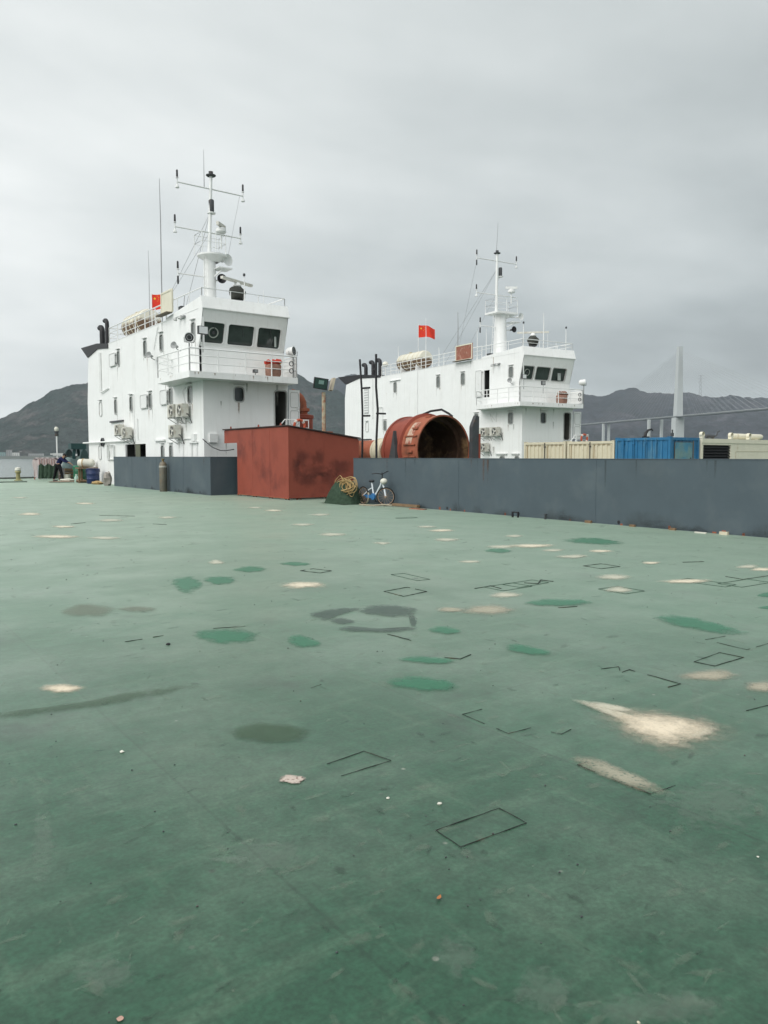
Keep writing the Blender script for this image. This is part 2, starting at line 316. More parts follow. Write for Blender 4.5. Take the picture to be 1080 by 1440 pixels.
T_BARE = [[(3.887,2.861),(4.019,2.813),(4.115,2.678),(4.147,2.486),(3.965,2.418),(3.753,2.438),(3.738,2.556),(3.783,2.693)],[(4.053,2.837),(4.162,2.66),(4.209,2.501),(4.108,2.485),(4.059,2.641)],[(5.287,2.976),(5.317,3.03),(5.306,3.089),(5.221,3.109),(5.159,3.134),(5.076,3.131),(5.032,3.082),(5.076,3.028),(5.117,2.976),(5.203,2.961)],[(5.275,2.64),(5.312,2.673),(5.326,2.714),(5.266,2.729),(5.215,2.75),(5.169,2.718),(5.123,2.693),(5.124,2.657),(5.149,2.622),(5.216,2.623)],[(5.71,5.643),(5.719,5.737),(5.746,5.847),(5.627,5.899),(5.513,5.903),(5.431,5.847),(5.353,5.77),(5.429,5.682),(5.493,5.593),(5.61,5.604)],[(5.317,5.931),(5.334,5.987),(5.312,6.034),(5.28,6.083),(5.214,6.08),(5.176,6.034),(5.149,5.989),(5.17,5.945),(5.209,5.919),(5.265,5.886)],[(6.453,6.173),(6.466,6.269),(6.462,6.35),(6.387,6.388),(6.3,6.386),(6.229,6.337),(6.153,6.269),(6.175,6.184),(6.263,6.164),(6.346,6.133)],[(4.946,8.129),(5.002,8.266),(4.916,8.379),(4.825,8.454),(4.715,8.436),(4.617,8.37),(4.599,8.243),(4.594,8.087),(4.74,8.098),(4.854,8.028)],[(7.76,5.627),(7.785,5.704),(7.846,5.789),(7.779,5.837),(7.667,5.818),(7.561,5.773),(7.501,5.693),(7.533,5.638),(7.566,5.589),(7.654,5.571)],[(8.569,6.247),(8.606,6.348),(8.619,6.444),(8.528,6.505),(8.401,6.507),(8.29,6.452),(8.232,6.367),(8.234,6.277),(8.307,6.208),(8.437,6.194)],[(9.065,5.452),(9.145,5.519),(9.056,5.621),(8.948,5.685),(8.824,5.733),(8.685,5.731),(8.668,5.638),(8.722,5.547),(8.826,5.482),(8.944,5.446)],[(9.78,7.965),(9.86,8.046),(9.863,8.164),(9.704,8.173),(9.599,8.238),(9.485,8.181),(9.423,8.088),(9.447,7.983),(9.548,7.912),(9.674,7.932)],[(10.427,9.309),(10.577,9.392),(10.419,9.544),(10.292,9.685),(10.099,9.708),(9.944,9.663),(9.975,9.516),(9.934,9.366),(10.135,9.265),(10.306,9.261)],[(9.856,9.593),(9.914,9.701),(9.896,9.823),(9.776,9.883),(9.643,9.903),(9.535,9.827),(9.485,9.723),(9.45,9.582),(9.608,9.546),(9.74,9.523)],[(10.141,8.742),(10.213,8.813),(10.192,8.896),(10.115,8.941),(10.016,8.954),(9.922,8.902),(9.856,8.823),(9.867,8.732),(9.965,8.702),(10.056,8.705)],[(10.735,8.184),(10.753,8.258),(10.739,8.323),(10.685,8.384),(10.583,8.401),(10.483,8.369),(10.445,8.292),(10.424,8.198),(10.54,8.157),(10.647,8.137)],[(9.822,11.066),(9.867,11.202),(9.83,11.303),(9.768,11.391),(9.636,11.38),(9.533,11.278),(9.434,11.16),(9.435,11.019),(9.548,10.955),(9.691,10.968)],[(10.95,12.54),(11.04,12.642),(11.003,12.761),(10.902,12.829),(10.776,12.812),(10.625,12.778),(10.552,12.632),(10.587,12.485),(10.732,12.448),(10.869,12.409)],[(8.579,13.147),(8.669,13.333),(8.578,13.469),(8.494,13.604),(8.338,13.518),(8.228,13.404),(8.166,13.25),(8.188,13.096),(8.312,13.066),(8.441,13.035)],[(9.242,15.515),(9.316,15.686),(9.278,15.842),(9.154,15.862),(9.024,15.922),(8.899,15.766),(8.861,15.583),(8.908,15.449),(8.986,15.335),(9.123,15.419)],[(4.025,15.96),(3.977,16.187),(3.888,16.392),(3.726,16.516),(3.548,16.543),(3.437,16.39),(3.514,16.149),(3.623,15.988),(3.754,15.853),(3.9,15.859)],[(4.629,15.186),(4.616,15.395),(4.547,15.556),(4.437,15.647),(4.309,15.629),(4.182,15.513),(4.273,15.303),(4.328,15.194),(4.398,15.027),(4.519,15.073)],[(4.815,22.907),(4.844,23.174),(4.77,23.375),(4.665,23.55),(4.558,23.319),(4.458,23.169),(4.376,22.861),(4.49,22.657),(4.613,22.555),(4.755,22.628)],[(7.43,19.449),(7.484,19.672),(7.451,19.869),(7.333,19.892),(7.206,19.89),(7.126,19.671),(7.067,19.465),(7.083,19.254),(7.211,19.263),(7.321,19.304)],[(6.007,19.377),(6.012,19.607),(5.964,19.826),(5.83,19.967),(5.69,19.839),(5.598,19.677),(5.532,19.448),(5.626,19.248),(5.765,19.203),(5.904,19.205)],[(1.374,5.454),(1.357,5.515),(1.327,5.572),(1.275,5.608),(1.217,5.629),(1.201,5.581),(1.198,5.527),(1.229,5.454),(1.294,5.413),(1.34,5.429)],[(10.9,5.766),(11.002,5.816),(11.003,5.891),(10.892,5.909),(10.811,5.918),(10.731,5.89),(10.61,5.85),(10.645,5.783),(10.709,5.739),(10.808,5.722)],[(10.805,5.487),(10.871,5.543),(10.854,5.606),(10.794,5.655),(10.694,5.653),(10.628,5.616),(10.529,5.586),(10.557,5.526),(10.599,5.469),(10.706,5.449)],[(11.307,10.801),(11.397,10.911),(11.392,11.013),(11.296,11.031),(11.2,11.039),(11.093,10.957),(11.025,10.858),(11.034,10.776),(11.086,10.723),(11.19,10.72)],[(11.177,17.927),(11.304,18.111),(11.265,18.294),(11.139,18.372),(10.986,18.272),(10.809,18.196),(10.814,17.989),(10.789,17.798),(10.92,17.754),(11.06,17.797)],[(10.954,20.162),(10.996,20.323),(10.97,20.48),(10.88,20.624),(10.723,20.548),(10.577,20.438),(10.617,20.248),(10.582,20.054),(10.697,19.928),(10.854,20.029)],[(4.834,10.765),(4.867,10.87),(4.878,10.987),(4.833,11.055),(4.754,10.942),(4.686,10.874),(4.652,10.752),(4.664,10.656),(4.714,10.626),(4.785,10.628)],[(10.085,6.826),(10.145,6.866),(10.13,6.92),(10.073,6.947),(10.003,6.986),(9.935,6.936),(9.9,6.886),(9.878,6.824),(9.958,6.805),(10.025,6.8)],[(11.047,21.668),(11.119,21.865),(11.131,22.071),(10.992,22.039),(10.881,22.039),(10.765,21.874),(10.713,21.681),(10.746,21.551),(10.813,21.466),(10.943,21.424)],[(11.218,13.389),(11.238,13.511),(11.261,13.63),(11.164,13.666),(11.056,13.671),(10.942,13.592),(10.862,13.464),(10.892,13.348),(10.992,13.312),(11.106,13.282)],[(4.558,18.264),(4.591,18.464),(4.492,18.546),(4.429,18.65),(4.323,18.656),(4.223,18.509),(4.266,18.299),(4.293,18.12),(4.396,18.156),(4.483,18.134)],[(6.363,32.312),(6.405,32.61),(6.368,32.933),(6.221,32.928),(6.064,32.941),(5.948,32.616),(5.995,32.278),(6.059,32.061),(6.157,31.822),(6.298,32.019)],[(7.425,27.037),(7.492,27.277),(7.377,27.439),(7.272,27.642),(7.107,27.572),(7.014,27.338),(6.985,27.071),(7.055,26.825),(7.202,26.685),(7.356,26.812)],[(8.012,8.537),(8.064,8.593),(8.042,8.677),(7.952,8.713),(7.87,8.725),(7.822,8.676),(7.779,8.624),(7.789,8.545),(7.875,8.509),(7.956,8.495)],[(8.413,11.343),(8.455,11.438),(8.421,11.501),(8.382,11.554),(8.299,11.58),(8.197,11.501),(8.227,11.394),(8.181,11.289),(8.237,11.224),(8.332,11.302)]]
T_PIT = [[(1.866,3.222),(1.875,3.255),(1.853,3.287),(1.826,3.315),(1.79,3.316),(1.78,3.285),(1.761,3.261),(1.786,3.233),(1.806,3.196),(1.839,3.209)]]
T_DUST = [[(3.122,2.555),(3.244,2.547),(3.233,2.295),(3.203,2.132),(3.12,2.114),(3.104,2.326)]]
T_SCUFF = [[(1.459,2.579),(1.468,2.654),(1.495,2.751),(1.414,2.781),(1.353,2.808),(1.28,2.813),(1.26,2.725),(1.242,2.662),(1.247,2.592),(1.293,2.547),(1.348,2.541),(1.405,2.538)],[(3.394,1.783),(3.512,1.85),(3.526,1.943),(3.446,2.0),(3.328,1.999),(3.226,2.063),(3.088,2.008),(3.074,1.911),(2.971,1.827),(3.072,1.777),(3.125,1.689),(3.279,1.726)],[(1.292,2.701),(1.278,2.73),(1.262,2.755),(1.233,2.778),(1.209,2.779),(1.191,2.775),(1.193,2.754),(1.217,2.731),(1.24,2.703),(1.269,2.697)],[(0.701,2.3),(0.715,2.349),(0.684,2.381),(0.668,2.411),(0.644,2.406),(0.602,2.441),(0.583,2.387),(0.574,2.33),(0.596,2.283),(0.621,2.249),(0.652,2.263),(0.689,2.248)],[(1.733,1.447),(1.758,1.485),(1.752,1.52),(1.744,1.557),(1.702,1.567),(1.656,1.558),(1.624,1.527),(1.592,1.497),(1.588,1.461),(1.611,1.436),(1.641,1.412),(1.693,1.408)],[(4.614,2.755),(4.836,2.901),(4.865,2.943),(4.921,2.998),(4.784,2.935),(4.559,2.796),(4.365,2.672),(4.27,2.595),(4.289,2.586),(4.416,2.648)],[(0.707,3.267),(0.734,3.447),(0.751,3.584),(0.723,3.537),(0.723,3.629),(0.68,3.486),(0.641,3.315),(0.607,3.146),(0.593,3.021),(0.611,3.024),(0.63,3.042),(0.661,3.124)],[(1.624,1.73),(1.639,1.769),(1.654,1.809),(1.622,1.819),(1.606,1.85),(1.566,1.817),(1.529,1.8),(1.508,1.762),(1.511,1.731),(1.499,1.68),(1.55,1.699),(1.586,1.701)],[(2.02,1.145),(2.055,1.159),(2.012,1.214),(1.954,1.271),(1.872,1.327),(1.802,1.343),(1.744,1.347),(1.746,1.307),(1.772,1.256),(1.856,1.205),(1.919,1.164),(1.974,1.149)]]
T_WELDS = [([(2.062,2.44),(2.428,2.428),(2.424,2.254),(2.049,2.271),(2.062,2.44)],0.014),([(3.191,2.528),(3.107,2.543),(3.113,2.11)],0.02),([(3.113,2.11),(3.294,2.095)],0.01),([(3.315,3.477),(3.15,3.481),(3.143,3.076),(3.319,3.063)],0.012),([(2.062,3.319),(2.316,3.348),(2.359,3.16)],0.012),([(2.039,3.148),(2.359,3.16)],0.012),([(5.331,7.284),(5.739,7.355),(5.74,6.985),(5.323,6.887),(5.331,7.284)],0.03),([(8.947,7.286),(9.34,7.276),(9.323,6.921),(8.924,6.949),(8.947,7.286)],0.03),([(5.434,3.328),(5.863,3.365),(5.871,3.166),(5.45,3.165),(5.434,3.328)],0.02),([(4.629,3.458),(4.84,3.49),(4.825,3.052),(4.682,3.054)],0.022),([(6.443,3.65),(6.176,3.68),(6.131,3.284),(6.54,3.286)],0.014),([(7.128,6.733),(7.232,6.589),(7.464,6.765),(7.511,6.59)],0.05),([(6.338,6.791),(6.635,6.828),(6.596,6.602)],0.04),([(4.061,5.495),(4.073,5.351),(4.083,5.18)],0.03),([(2.057,6.599),(2.211,6.614),(2.41,6.635)],0.02),([(5.355,9.307),(5.605,9.378),(5.709,9.048),(5.477,8.974),(5.355,9.307)],0.03),([(3.946,4.575),(4.022,4.466),(4.175,4.516)],0.03),([(3.36,2.946),(3.383,2.886),(3.49,2.908)],0.012),([(9.679,5.51),(9.64,5.243),(10.199,5.205)],0.03),([(4.641,2.472),(4.893,2.444)],0.018),([(2.67,4.506),(2.773,4.533)],0.012),([(2.887,6.639),(3.168,6.545)],0.02),([(6.237,5.398),(6.463,5.329)],0.03),([(4.683,3.628),(4.841,3.586),(4.768,3.519)],0.02),([(4.735,19.05),(5.117,19.258)],0.04),([(6.053,21.361),(6.751,20.541)],0.05),([(6.302,17.903),(6.505,17.518)],0.05),([(10.466,6.644),(10.799,6.497)],0.04)]
HAZE = 8.5e-5

# ------------------------------------------------------------------ the deck
def deck_material():
    m = bpy.data.materials.new('green_deck_paint'); m.use_nodes = True; nt = m.node_tree; N = nt.nodes; L = nt.links; b = N['Principled BSDF']
    tc = N.new('ShaderNodeTexCoord'); V = tc.outputs['Object']
    def noise_(scale, det=6, rough=.6, st=None, loc=(0,0,0), rot=0, dist=0):
        v = V
        if st or rot:
            mp = N.new('ShaderNodeMapping'); mp.inputs['Scale'].default_value = st or (1,1,1); mp.inputs['Rotation'].default_value = (0,0,rot); mp.inputs['Location'].default_value = loc; L.new(V, mp.inputs[0]); v = mp.outputs[0]
        n = N.new('ShaderNodeTexNoise'); n.inputs['Scale'].default_value = scale; n.inputs['Detail'].default_value = det; n.inputs['Roughness'].default_value = rough; n.inputs['Distortion'].default_value = dist; L.new(v, n.inputs['Vector']); return n.outputs[0]
    def ramp(s, a, b_, lo=0, hi=1):
        r = N.new('ShaderNodeMapRange'); r.interpolation_type = 'SMOOTHSTEP'; r.inputs[1].default_value = a; r.inputs[2].default_value = b_; r.inputs[3].default_value = lo; r.inputs[4].default_value = hi; L.new(s, r.inputs[0]); return r.outputs[0]
    def mix(f, a, c):
        x = N.new('ShaderNodeMix'); x.data_type = 'RGBA'
        if isinstance(f, float): x.inputs[0].default_value = f
        else: L.new(f, x.inputs[0])
        for i, q in ((6, a), (7, c)):
            if isinstance(q, tuple): x.inputs[i].default_value = (*q, 1)
            else: L.new(q, x.inputs[i])
        return x.outputs[2]
    def mul(a, c):
        x = N.new('ShaderNodeMath'); x.operation = 'MULTIPLY'
        for i, q in enumerate((a, c)):
            if isinstance(q, float): x.inputs[i].default_value = q
            else: L.new(q, x.inputs[i])
        return x.outputs[0]
    big = noise_(.16, 4, .5); mid = noise_(.9, 6, .6); fine = noise_(11, 8, .7)
    col = mix(ramp(big, .35, .65), DECK_A, DECK_B)                       # uneven coats of paint
    col = mix(ramp(mid, .40, .68, 0, .85), col, DECK_C)                  # chalked, greyer areas
    col = mix(ramp(noise_(2.2, 6, .65, st=(.3, 2.6, 1), rot=R(30)), .50, .72, 0, .7), col, (.064, .126, .080))  # dragged scuffs
    col = mix(ramp(noise_(2.6, 6, .65, st=(2.4, .4, 1), rot=R(62), loc=(4, 2, 0)), .54, .74, 0, .6), col, (.070, .132, .084))
    col = mix(ramp(noise_(1.3, 5, .6, loc=(9, 3, 0), rot=.2), .56, .72, 0, .65), col, (.017, .044, .029))         # darker damp stains
    col = mix(ramp(noise_(.55, 8, .72, loc=(2, 8, 0), rot=.7), .64, .70, 0, .35), col, (.10, .125, .085))           # thin dusty wear
    # chipped specks
    vo = N.new('ShaderNodeTexVoronoi'); vo.inputs['Scale'].default_value = 5.5; L.new(V, vo.inputs['Vector'])
    sp = mul(ramp(vo.outputs['Distance'], .035, .085, 1, 0), ramp(noise_(.8, 3, .5, loc=(5, 5, 0), rot=.1), .52, .62))
    col = mix(mul(sp, .7), col, (.26, .27, .23))
    vo2 = N.new('ShaderNodeTexVoronoi'); vo2.inputs['Scale'].default_value = 2.3; L.new(V, vo2.inputs['Vector'])
    col = mix(mul(ramp(vo2.outputs['Distance'], .02, .05, 1, 0), .6), col, (.04, .05, .04))
    sc_ = N.new('ShaderNodeVectorMath'); sc_.operation = 'SCALE'; L.new(col, sc_.inputs[0]); 
    br = N.new('ShaderNodeTexBrick'); br.inputs['Scale'].default_value = 1; br.inputs['Brick Width'].default_value = 6.2; br.inputs['Row Height'].default_value = 1.75; br.inputs['Mortar Size'].default_value = .011; br.inputs['Mortar Smooth'].default_value = .6; br.inputs['Bias'].default_value = 0
    br.inputs['Color1'].default_value = (.90,.90,.90,1); br.inputs['Color2'].default_value = (1.08,1.08,1.08,1); br.inputs['Mortar'].default_value = (.74,.74,.74,1)
    mpb = N.new('ShaderNodeMapping'); mpb.inputs['Rotation'].default_value = (0,0,R(90)); mpb.inputs['Location'].default_value = (.6,.4,0); L.new(V, mpb.inputs[0]); L.new(mpb.outputs[0], br.inputs['Vector'])
    grit = noise_(48, 4, .6)
    L.new(mul(mul(ramp(fine, .28, .72, .78, 1.24), ramp(grit, .3, .7, .82, 1.2)), br.outputs['Color']), sc_.inputs['Scale'])
    L.new(sc_.outputs[0], b.inputs['Base Color'])
    L.new(ramp(mid, .3, .7, .46, .30), b.inputs['Roughness']); b.inputs['Specular IOR Level'].default_value = .42
    b.inputs['Sheen Weight'].default_value = 1.0; b.inputs['Sheen Roughness'].default_value = .27; b.inputs['Sheen Tint'].default_value = (.84, 1.0, .82, 1)   # dust film
    h = N.new('ShaderNodeMath'); h.operation = 'MULTIPLY_ADD'; L.new(noise_(.55, 2, .4), h.inputs[0]); h.inputs[1].default_value = 3.0
    h2 = N.new('ShaderNodeMath'); h2.operation = 'MULTIPLY_ADD'; L.new(fine, h2.inputs[0]); h2.inputs[1].default_value = .10; L.new(mul(mid, .35), h2.inputs[2]); L.new(h2.outputs[0], h.inputs[2])
    bp = N.new('ShaderNodeBump'); bp.inputs['Strength'].default_value = .4; bp.inputs['Distance'].default_value = .02; L.new(h.outputs[0], bp.inputs['Height']); L.new(bp.outputs[0], b.inputs['Normal'])
    return m
DECK_A, DECK_B, DECK_C = (.018, .074, .040), (.028, .093, .054), (.057, .114, .074)
DECKM = deck_material()
deck = MB().box(-16, 31.2, -16, 61.0, -1.2, 0).build('deck', DECKM, smooth=False, kind='structure')
barge_hull = MB().box(-15.8, 31.0, -15.8, 60.8, -6, -1.2).build('hull', DGREY, smooth=False, kind='structure')

def patch_material(name, col, rough=.4, nscale=3.0, soft=.5, speck=None, var=.12, top=1.0, fine=22.0, amp=1.3, sheen=.5):
    m = bpy.data.materials.new(name); m.use_nodes = True; nt = m.node_tree; N = nt.nodes; L = nt.links; b = N['Principled BSDF']
    b.inputs['Roughness'].default_value = rough; b.inputs['Sheen Weight'].default_value = sheen; b.inputs['Sheen Roughness'].default_value = .26; b.inputs['Sheen Tint'].default_value = (.8, 1, .88, 1)
    tc = N.new('ShaderNodeTexCoord'); n = N.new('ShaderNodeTexNoise'); n.inputs['Scale'].default_value = nscale; n.inputs['Detail'].default_value = 9; n.inputs['Roughness'].default_value = .72; L.new(tc.outputs['Object'], n.inputs['Vector'])
    n2 = N.new('ShaderNodeTexNoise'); n2.inputs['Scale'].default_value = fine; n2.inputs['Detail'].default_value = 6; L.new(tc.outputs['Object'], n2.inputs['Vector'])
    at = N.new('ShaderNodeAttribute'); at.attribute_name = 'cover'
    a = N.new('ShaderNodeMath'); a.operation = 'MULTIPLY_ADD'; L.new(n.outputs[0], a.inputs[0]); a.inputs[1].default_value = amp; L.new(at.outputs['Fac'], a.inputs[2])
    r = N.new('ShaderNodeMapRange'); r.interpolation_type = 'SMOOTHSTEP'; r.inputs[1].default_value = .5 + amp*.5 - soft/2; r.inputs[2].default_value = .5 + amp*.5 + soft/2; r.inputs[4].default_value = top; L.new(a.outputs[0], r.inputs[0])
    c = N.new('ShaderNodeMapRange'); c.inputs[1].default_value = .3; c.inputs[2].default_value = .7; c.inputs[3].default_value = 1-var; c.inputs[4].default_value = 1+var; L.new(n2.outputs[0], c.inputs[0])
    s = N.new('ShaderNodeVectorMath'); s.operation = 'SCALE'; L.new(c.outputs[0], s.inputs['Scale'])
    if speck:
        mx = N.new('ShaderNodeMix'); mx.data_type = 'RGBA'; mx.inputs[6].default_value = (*col, 1); mx.inputs[7].default_value = (*speck, 1)
        q = N.new('ShaderNodeMapRange'); q.inputs[1].default_value = .52; q.inputs[2].default_value = .66; L.new(n2.outputs[0], q.inputs[0]); L.new(q.outputs[0], mx.inputs[0]); L.new(mx.outputs[2], s.inputs[0])
    else: s.inputs[0].default_value = col
    L.new(s.outputs[0], b.inputs['Base Color'])
    tr = N.new('ShaderNodeBsdfTransparent'); ms = N.new('ShaderNodeMixShader'); L.new(r.outputs[0], ms.inputs[0]); L.new(tr.outputs[0], ms.inputs[1]); L.new(b.outputs[0], ms.inputs[2]); L.new(ms.outputs[0], N['Material Output'].inputs[0])
    return m
P_GREEN = patch_material('fresh_green_paint', (.017, .18, .088), .42, sheen=.2, soft=.7, top=.68, nscale=4.5, amp=2.1)
P_OLIVE = patch_material('olive_stain', (.028, .078, .026), .42, soft=.6, top=.5, amp=1.5, nscale=6)
P_BROWN = patch_material('brown_stain', (.13, .125, .075), .5, soft=.9, top=.40, amp=1.6, nscale=5)
P_WET = patch_material('damp_stain', (.012, .042, .026), .38, sheen=.35, soft=.5, top=.6, nscale=5, amp=1.9)
P_BARE = patch_material('bare_primer', (.72, .62, .47), .75, soft=.95, nscale=8, speck=(.52, .44, .32), top=1.0, amp=1.4, fine=30)
P_FAINT = patch_material('worn_primer', (.62, .58, .46), .75, soft=.9, nscale=6, speck=(.42, .40, .30), top=.8, amp=1.4, fine=30)
P_HALO = patch_material('dust_halo', (.30, .30, .23), .7, soft=1.0, nscale=8, top=.5, amp=1.5, fine=40)
P_PIT = patch_material('chipped_patch', (.52, .44, .38), .8, soft=.5, nscale=16, speck=(.12, .05, .04), fine=55, amp=2.2)
P_DUST = patch_material('dusty_scuff', (.38, .36, .27), .8, soft=.9, nscale=7, speck=(.12, .16, .12), top=.85, fine=45, amp=1.4)
P_SCUFF = patch_material('pale_scuff', (.20, .26, .21), .6, soft=.9, nscale=12, top=.22, fine=40, amp=3.6)
P_PINK = patch_material('pink_chip', (.45, .28, .22), .7, soft=.3, nscale=40, amp=2)
WELD = mat('black_weld_bead', (.022, .03, .025), .6, .3, var=.4, scale=30, col2=(.10, .06, .03), mix_scale=5, mix_lo=.55, mix_hi=.7)
_lay = [0]
def patch(name, poly, m, grow=1.25, inner=.62, fat=1.0):
    """thin paint film with a feathered edge, lying on the deck"""
    cx = sum(p[0] for p in poly)/len(poly); cy = sum(p[1] for p in poly)/len(poly)
    pts = []
    pts = list(poly)
    for _ in range(3):                                 # round the outline by corner cutting
        pts = [((1-f)*p[0]+f*q[0], (1-f)*p[1]+f*q[1]) for p, q in zip(pts, pts[1:]+pts[:1]) for f in (.25, .75)]
    _lay[0] += 1; z = .004 + .0004*(_lay[0] % 12)
    n = len(pts); vs = [(0, 0, 0)]; cov = [1.0]
    for f, c in ((inner, .9), (1.0, .5), (grow, 0.0)):
        for x, y in pts: vs.append(((x-cx)*f*fat, (y-cy)*f*fat, 0)); cov.append(c)
    fs = [(0, 1+i, 1+(i+1) % n) for i in range(n)]
    for r in range(2):
        for i in range(n): fs.append((1+r*n+i, 1+(r+1)*n+i, 1+(r+1)*n+(i+1) % n, 1+r*n+(i+1) % n))
    me = bpy.data.meshes.new(name); me.from_pydata(vs, [], fs); me.materials.append(m)
    at = me.attributes.new('cover', 'FLOAT', 'POINT'); at.data.foreach_set('value', cov)
    o = bpy.data.objects.new(name, me); COL.objects.link(o); o.location = (cx, cy, z); o.parent = deck
    return o
for p in T_GREEN: patch('green_paint_patch', p, P_GREEN, 1.35, .5)
for p in T_OLIVE: patch('olive_stain', p, P_OLIVE, 1.3, .6)
for p in T_BROWN: patch('brown_stain', p, P_BROWN)
for p in T_WET: patch('damp_stain', p, P_WET, 1.45, .5)
for p in T_STREAK: patch('olive_stain', p, P_OLIVE, 1.9, .3)
for i, p in enumerate(T_BARE[:6]): patch('dust_halo', p, P_HALO, 1.6, .3, 1.45)
for p in T_TAIL: patch('worn_primer_streak', p, P_FAINT, 1.5, .4)
for i, p in enumerate(T_BARE): patch('bare_primer_patch', p, P_FAINT if i > 4 and i % 5 in (1, 3, 4) else P_BARE, 1.75, .3)
for p in T_PIT: patch('chipped_patch', p, P_PIT, 1.5, .5)
for p in T_DUST: patch('dusty_scuff', p, P_DUST, 1.6, .3)
for p in T_SCUFF: patch('pale_scuff', p, P_SCUFF, 1.4, .4)
patch('chipped_patch', [(.61,2.11),(.628,2.11),(.632,2.13),(.612,2.13)], P_PINK)
for pl, w in T_WELDS:
    w *= .29
    mb = MB()
    for a, b in zip(pl, pl[1:]):
        a = Vector((*a, 0)); b = Vector((*b, 0)); d = (b-a); n = max(2, int(d.length/.05)); s = Vector((-d.y, d.x, 0)).normalized()
        run = []
        for k in range(n+1):
            if rnd.random() < .025 and 0 < k < n:
                if len(run) > 1: mb.tube(run, [w*.5*rnd.choice((.6,.8,1.0,1.0,1.25)) for _ in run], 5)
                run = []; continue
            run.append(a + d*k/n + s*rnd.uniform(-.5, .5)*w + Vector((0, 0, .003)))
        if len(run) > 1: mb.tube(run, [w*.5*rnd.choice((.6,.8,1.0,1.0,1.25)) for _ in run], 5)
    mb.build('weld_bead', WELD, deck)

P_WEAR = patch_material('small_wear', (.24, .29, .22), .6, soft=1.0, nscale=16, top=.18, amp=3.0, fine=60)
P_DARKW = patch_material('small_dark_mark', (.018, .036, .026), .45, soft=.8, nscale=16, top=.22, amp=3.0, fine=40)
def marks(name, n, m, seed, smin, smax):
    """uncountable small scuffs: one joined sheet of feathered flecks"""
    q = random.Random(seed); vs = []; fs = []; cov = []
    for k in range(n):
        d = 1.6 + 40*q.random()**1.7; b = R(36.2 + q.uniform(-30, 30)); x, y = d*math.sin(b), d*math.cos(b)
        if x > 14.7 or y > 58: continue
        a = q.choice((0, 1.571, .3, 1.2, q.uniform(0, 3.1))); l = q.uniform(smin, smax)*(.35 + d*.085); w = l*q.uniform(.12, .5); o = len(vs); e = 9
        z = .0032 + .00006*(k % 11); vs.append((x, y, z)); cov.append(.95)
        for f, c in ((.55, .6), (1.1, 0)):
            for i in range(e):
                t = 2*math.pi*i/e; r = f*(1 + .3*q.uniform(-1, 1)); px, py = l*r*math.cos(t), w*r*math.sin(t); vs.append((x + px*math.cos(a) - py*math.sin(a), y + px*math.sin(a) + py*math.cos(a), z)); cov.append(c)
        for i in range(e):
            j = (i+1) % e; fs.append((o, o+1+i, o+1+j)); fs.append((o+1+i, o+1+e+i, o+1+e+j, o+1+j))
    me = bpy.data.meshes.new(name); me.from_pydata(vs, [], fs); me.materials.append(m); at = me.attributes.new('cover', 'FLOAT', 'POINT'); at.data.foreach_set('value', cov)
    o = bpy.data.objects.new(name, me); COL.objects.link(o); o.parent = deck; o['kind'] = 'stuff'
marks('pale_wear_marks', 900, P_WEAR, 3, .015, .14); marks('dark_wear_marks', 700, P_DARKW, 5, .01, .11)
sp = MB()
for k in range(240):
    d = 1.4 + 14*rnd.random()**1.5; b = R(36.2 + rnd.uniform(-30, 30)); x, y = d*math.sin(b), d*math.cos(b)
    if x < 14.7: s_ = rnd.uniform(.0015, .005)*(1+d*.06); sp.blob((x, y, s_*.5), (s_, s_*.8, s_*.6), seed=k, amp=.3, nu=5, nv=3)
sp.build('grit', DGREY, deck, kind='stuff')
FAINTW = mat('painted_over_weld', (.030, .070, .048), .5, var=.3, scale=20)
_q = random.Random(21)
for k in range(24):                     # painted-over outlines of cut-off lashing plates
    d = 7 + 24*_q.random()**1.2; b = R(36.2 + _q.uniform(-26, 27)); x, y = d*math.sin(b), d*math.cos(b)
    if x > 13.6 or y > 40 or b < R(33) or d < 9: continue
    l, w_ = _q.uniform(.18, .34), _q.uniform(.10, .18); a = _q.choice((0, 1.571)) + _q.uniform(-.06, .06); cs, sn = math.cos(a), math.sin(a)
    c = [Vector((x + u*cs - v*sn, y + u*sn + v*cs, .003)) for u, v in ((-l,-w_),(l,-w_),(l,w_),(-l,w_))]; r0 = .0012 + .00016*d
    mb = MB(); mb.tube([p + (q_-p)*t for p, q_ in zip(c, c[1:]+c[:1]) for t in (0, .34, .67)], r0, 5, closed=True); mb.build('weld_outline', FAINTW, deck)
# loose litter
def leafy(name, label, cat, x, y, s, m, rz):
    mb = MB(); pts = [(-1,0,.25),(-.45,.5,.05),(.2,.55,.12),(1,.1,.3),(.4,-.5,.06),(-.5,-.45,.1)]
    mb.add([(a*s, b*s*.8, c*s) for a, b, c in pts] + [(0,0,.02*s)], [(6,i,(i+1) % 6) for i in range(6)])
    o = mb.build(name, m, loc=(x, y, .006), rot=(0, 0, rz)); tag(o, label, cat)
leafy('dry_leaf', 'small orange brown dry leaf lying on the green deck in the foreground', 'leaf', 1.74, 2.04, .016, LEAFM, .4)
def chip(x, y, s, lab, m=WHITEP):
    o = MB().blob((0, 0, s*.4), (s, s*.8, s*.5), seed=int(x*100), amp=.3, nu=7, nv=5).build('paint_flake', m, loc=(x, y, 0)); tag(o, lab, 'flake')
chip(1.25, 4.11, .014, 'white paint flake on the left foreground of the green deck')
chip(2.08, 2.81, .009, 'tiny white flake on the deck between the pitted patch and the dark weld rectangle')
chip(2.96, 1.51, .006, 'tiny white flake at the right edge of the foreground deck')
chip(1.80, 1.24, .006, 'small cream crumb at the very bottom edge of the deck', CREAM)
chip(2.32, 6.28, .02, 'small black lump lying on the deck left of the largest green patch', BLACK)
chip(2.235, 2.62, .012, 'white flake stuck on the left corner of the dark weld rectangle')

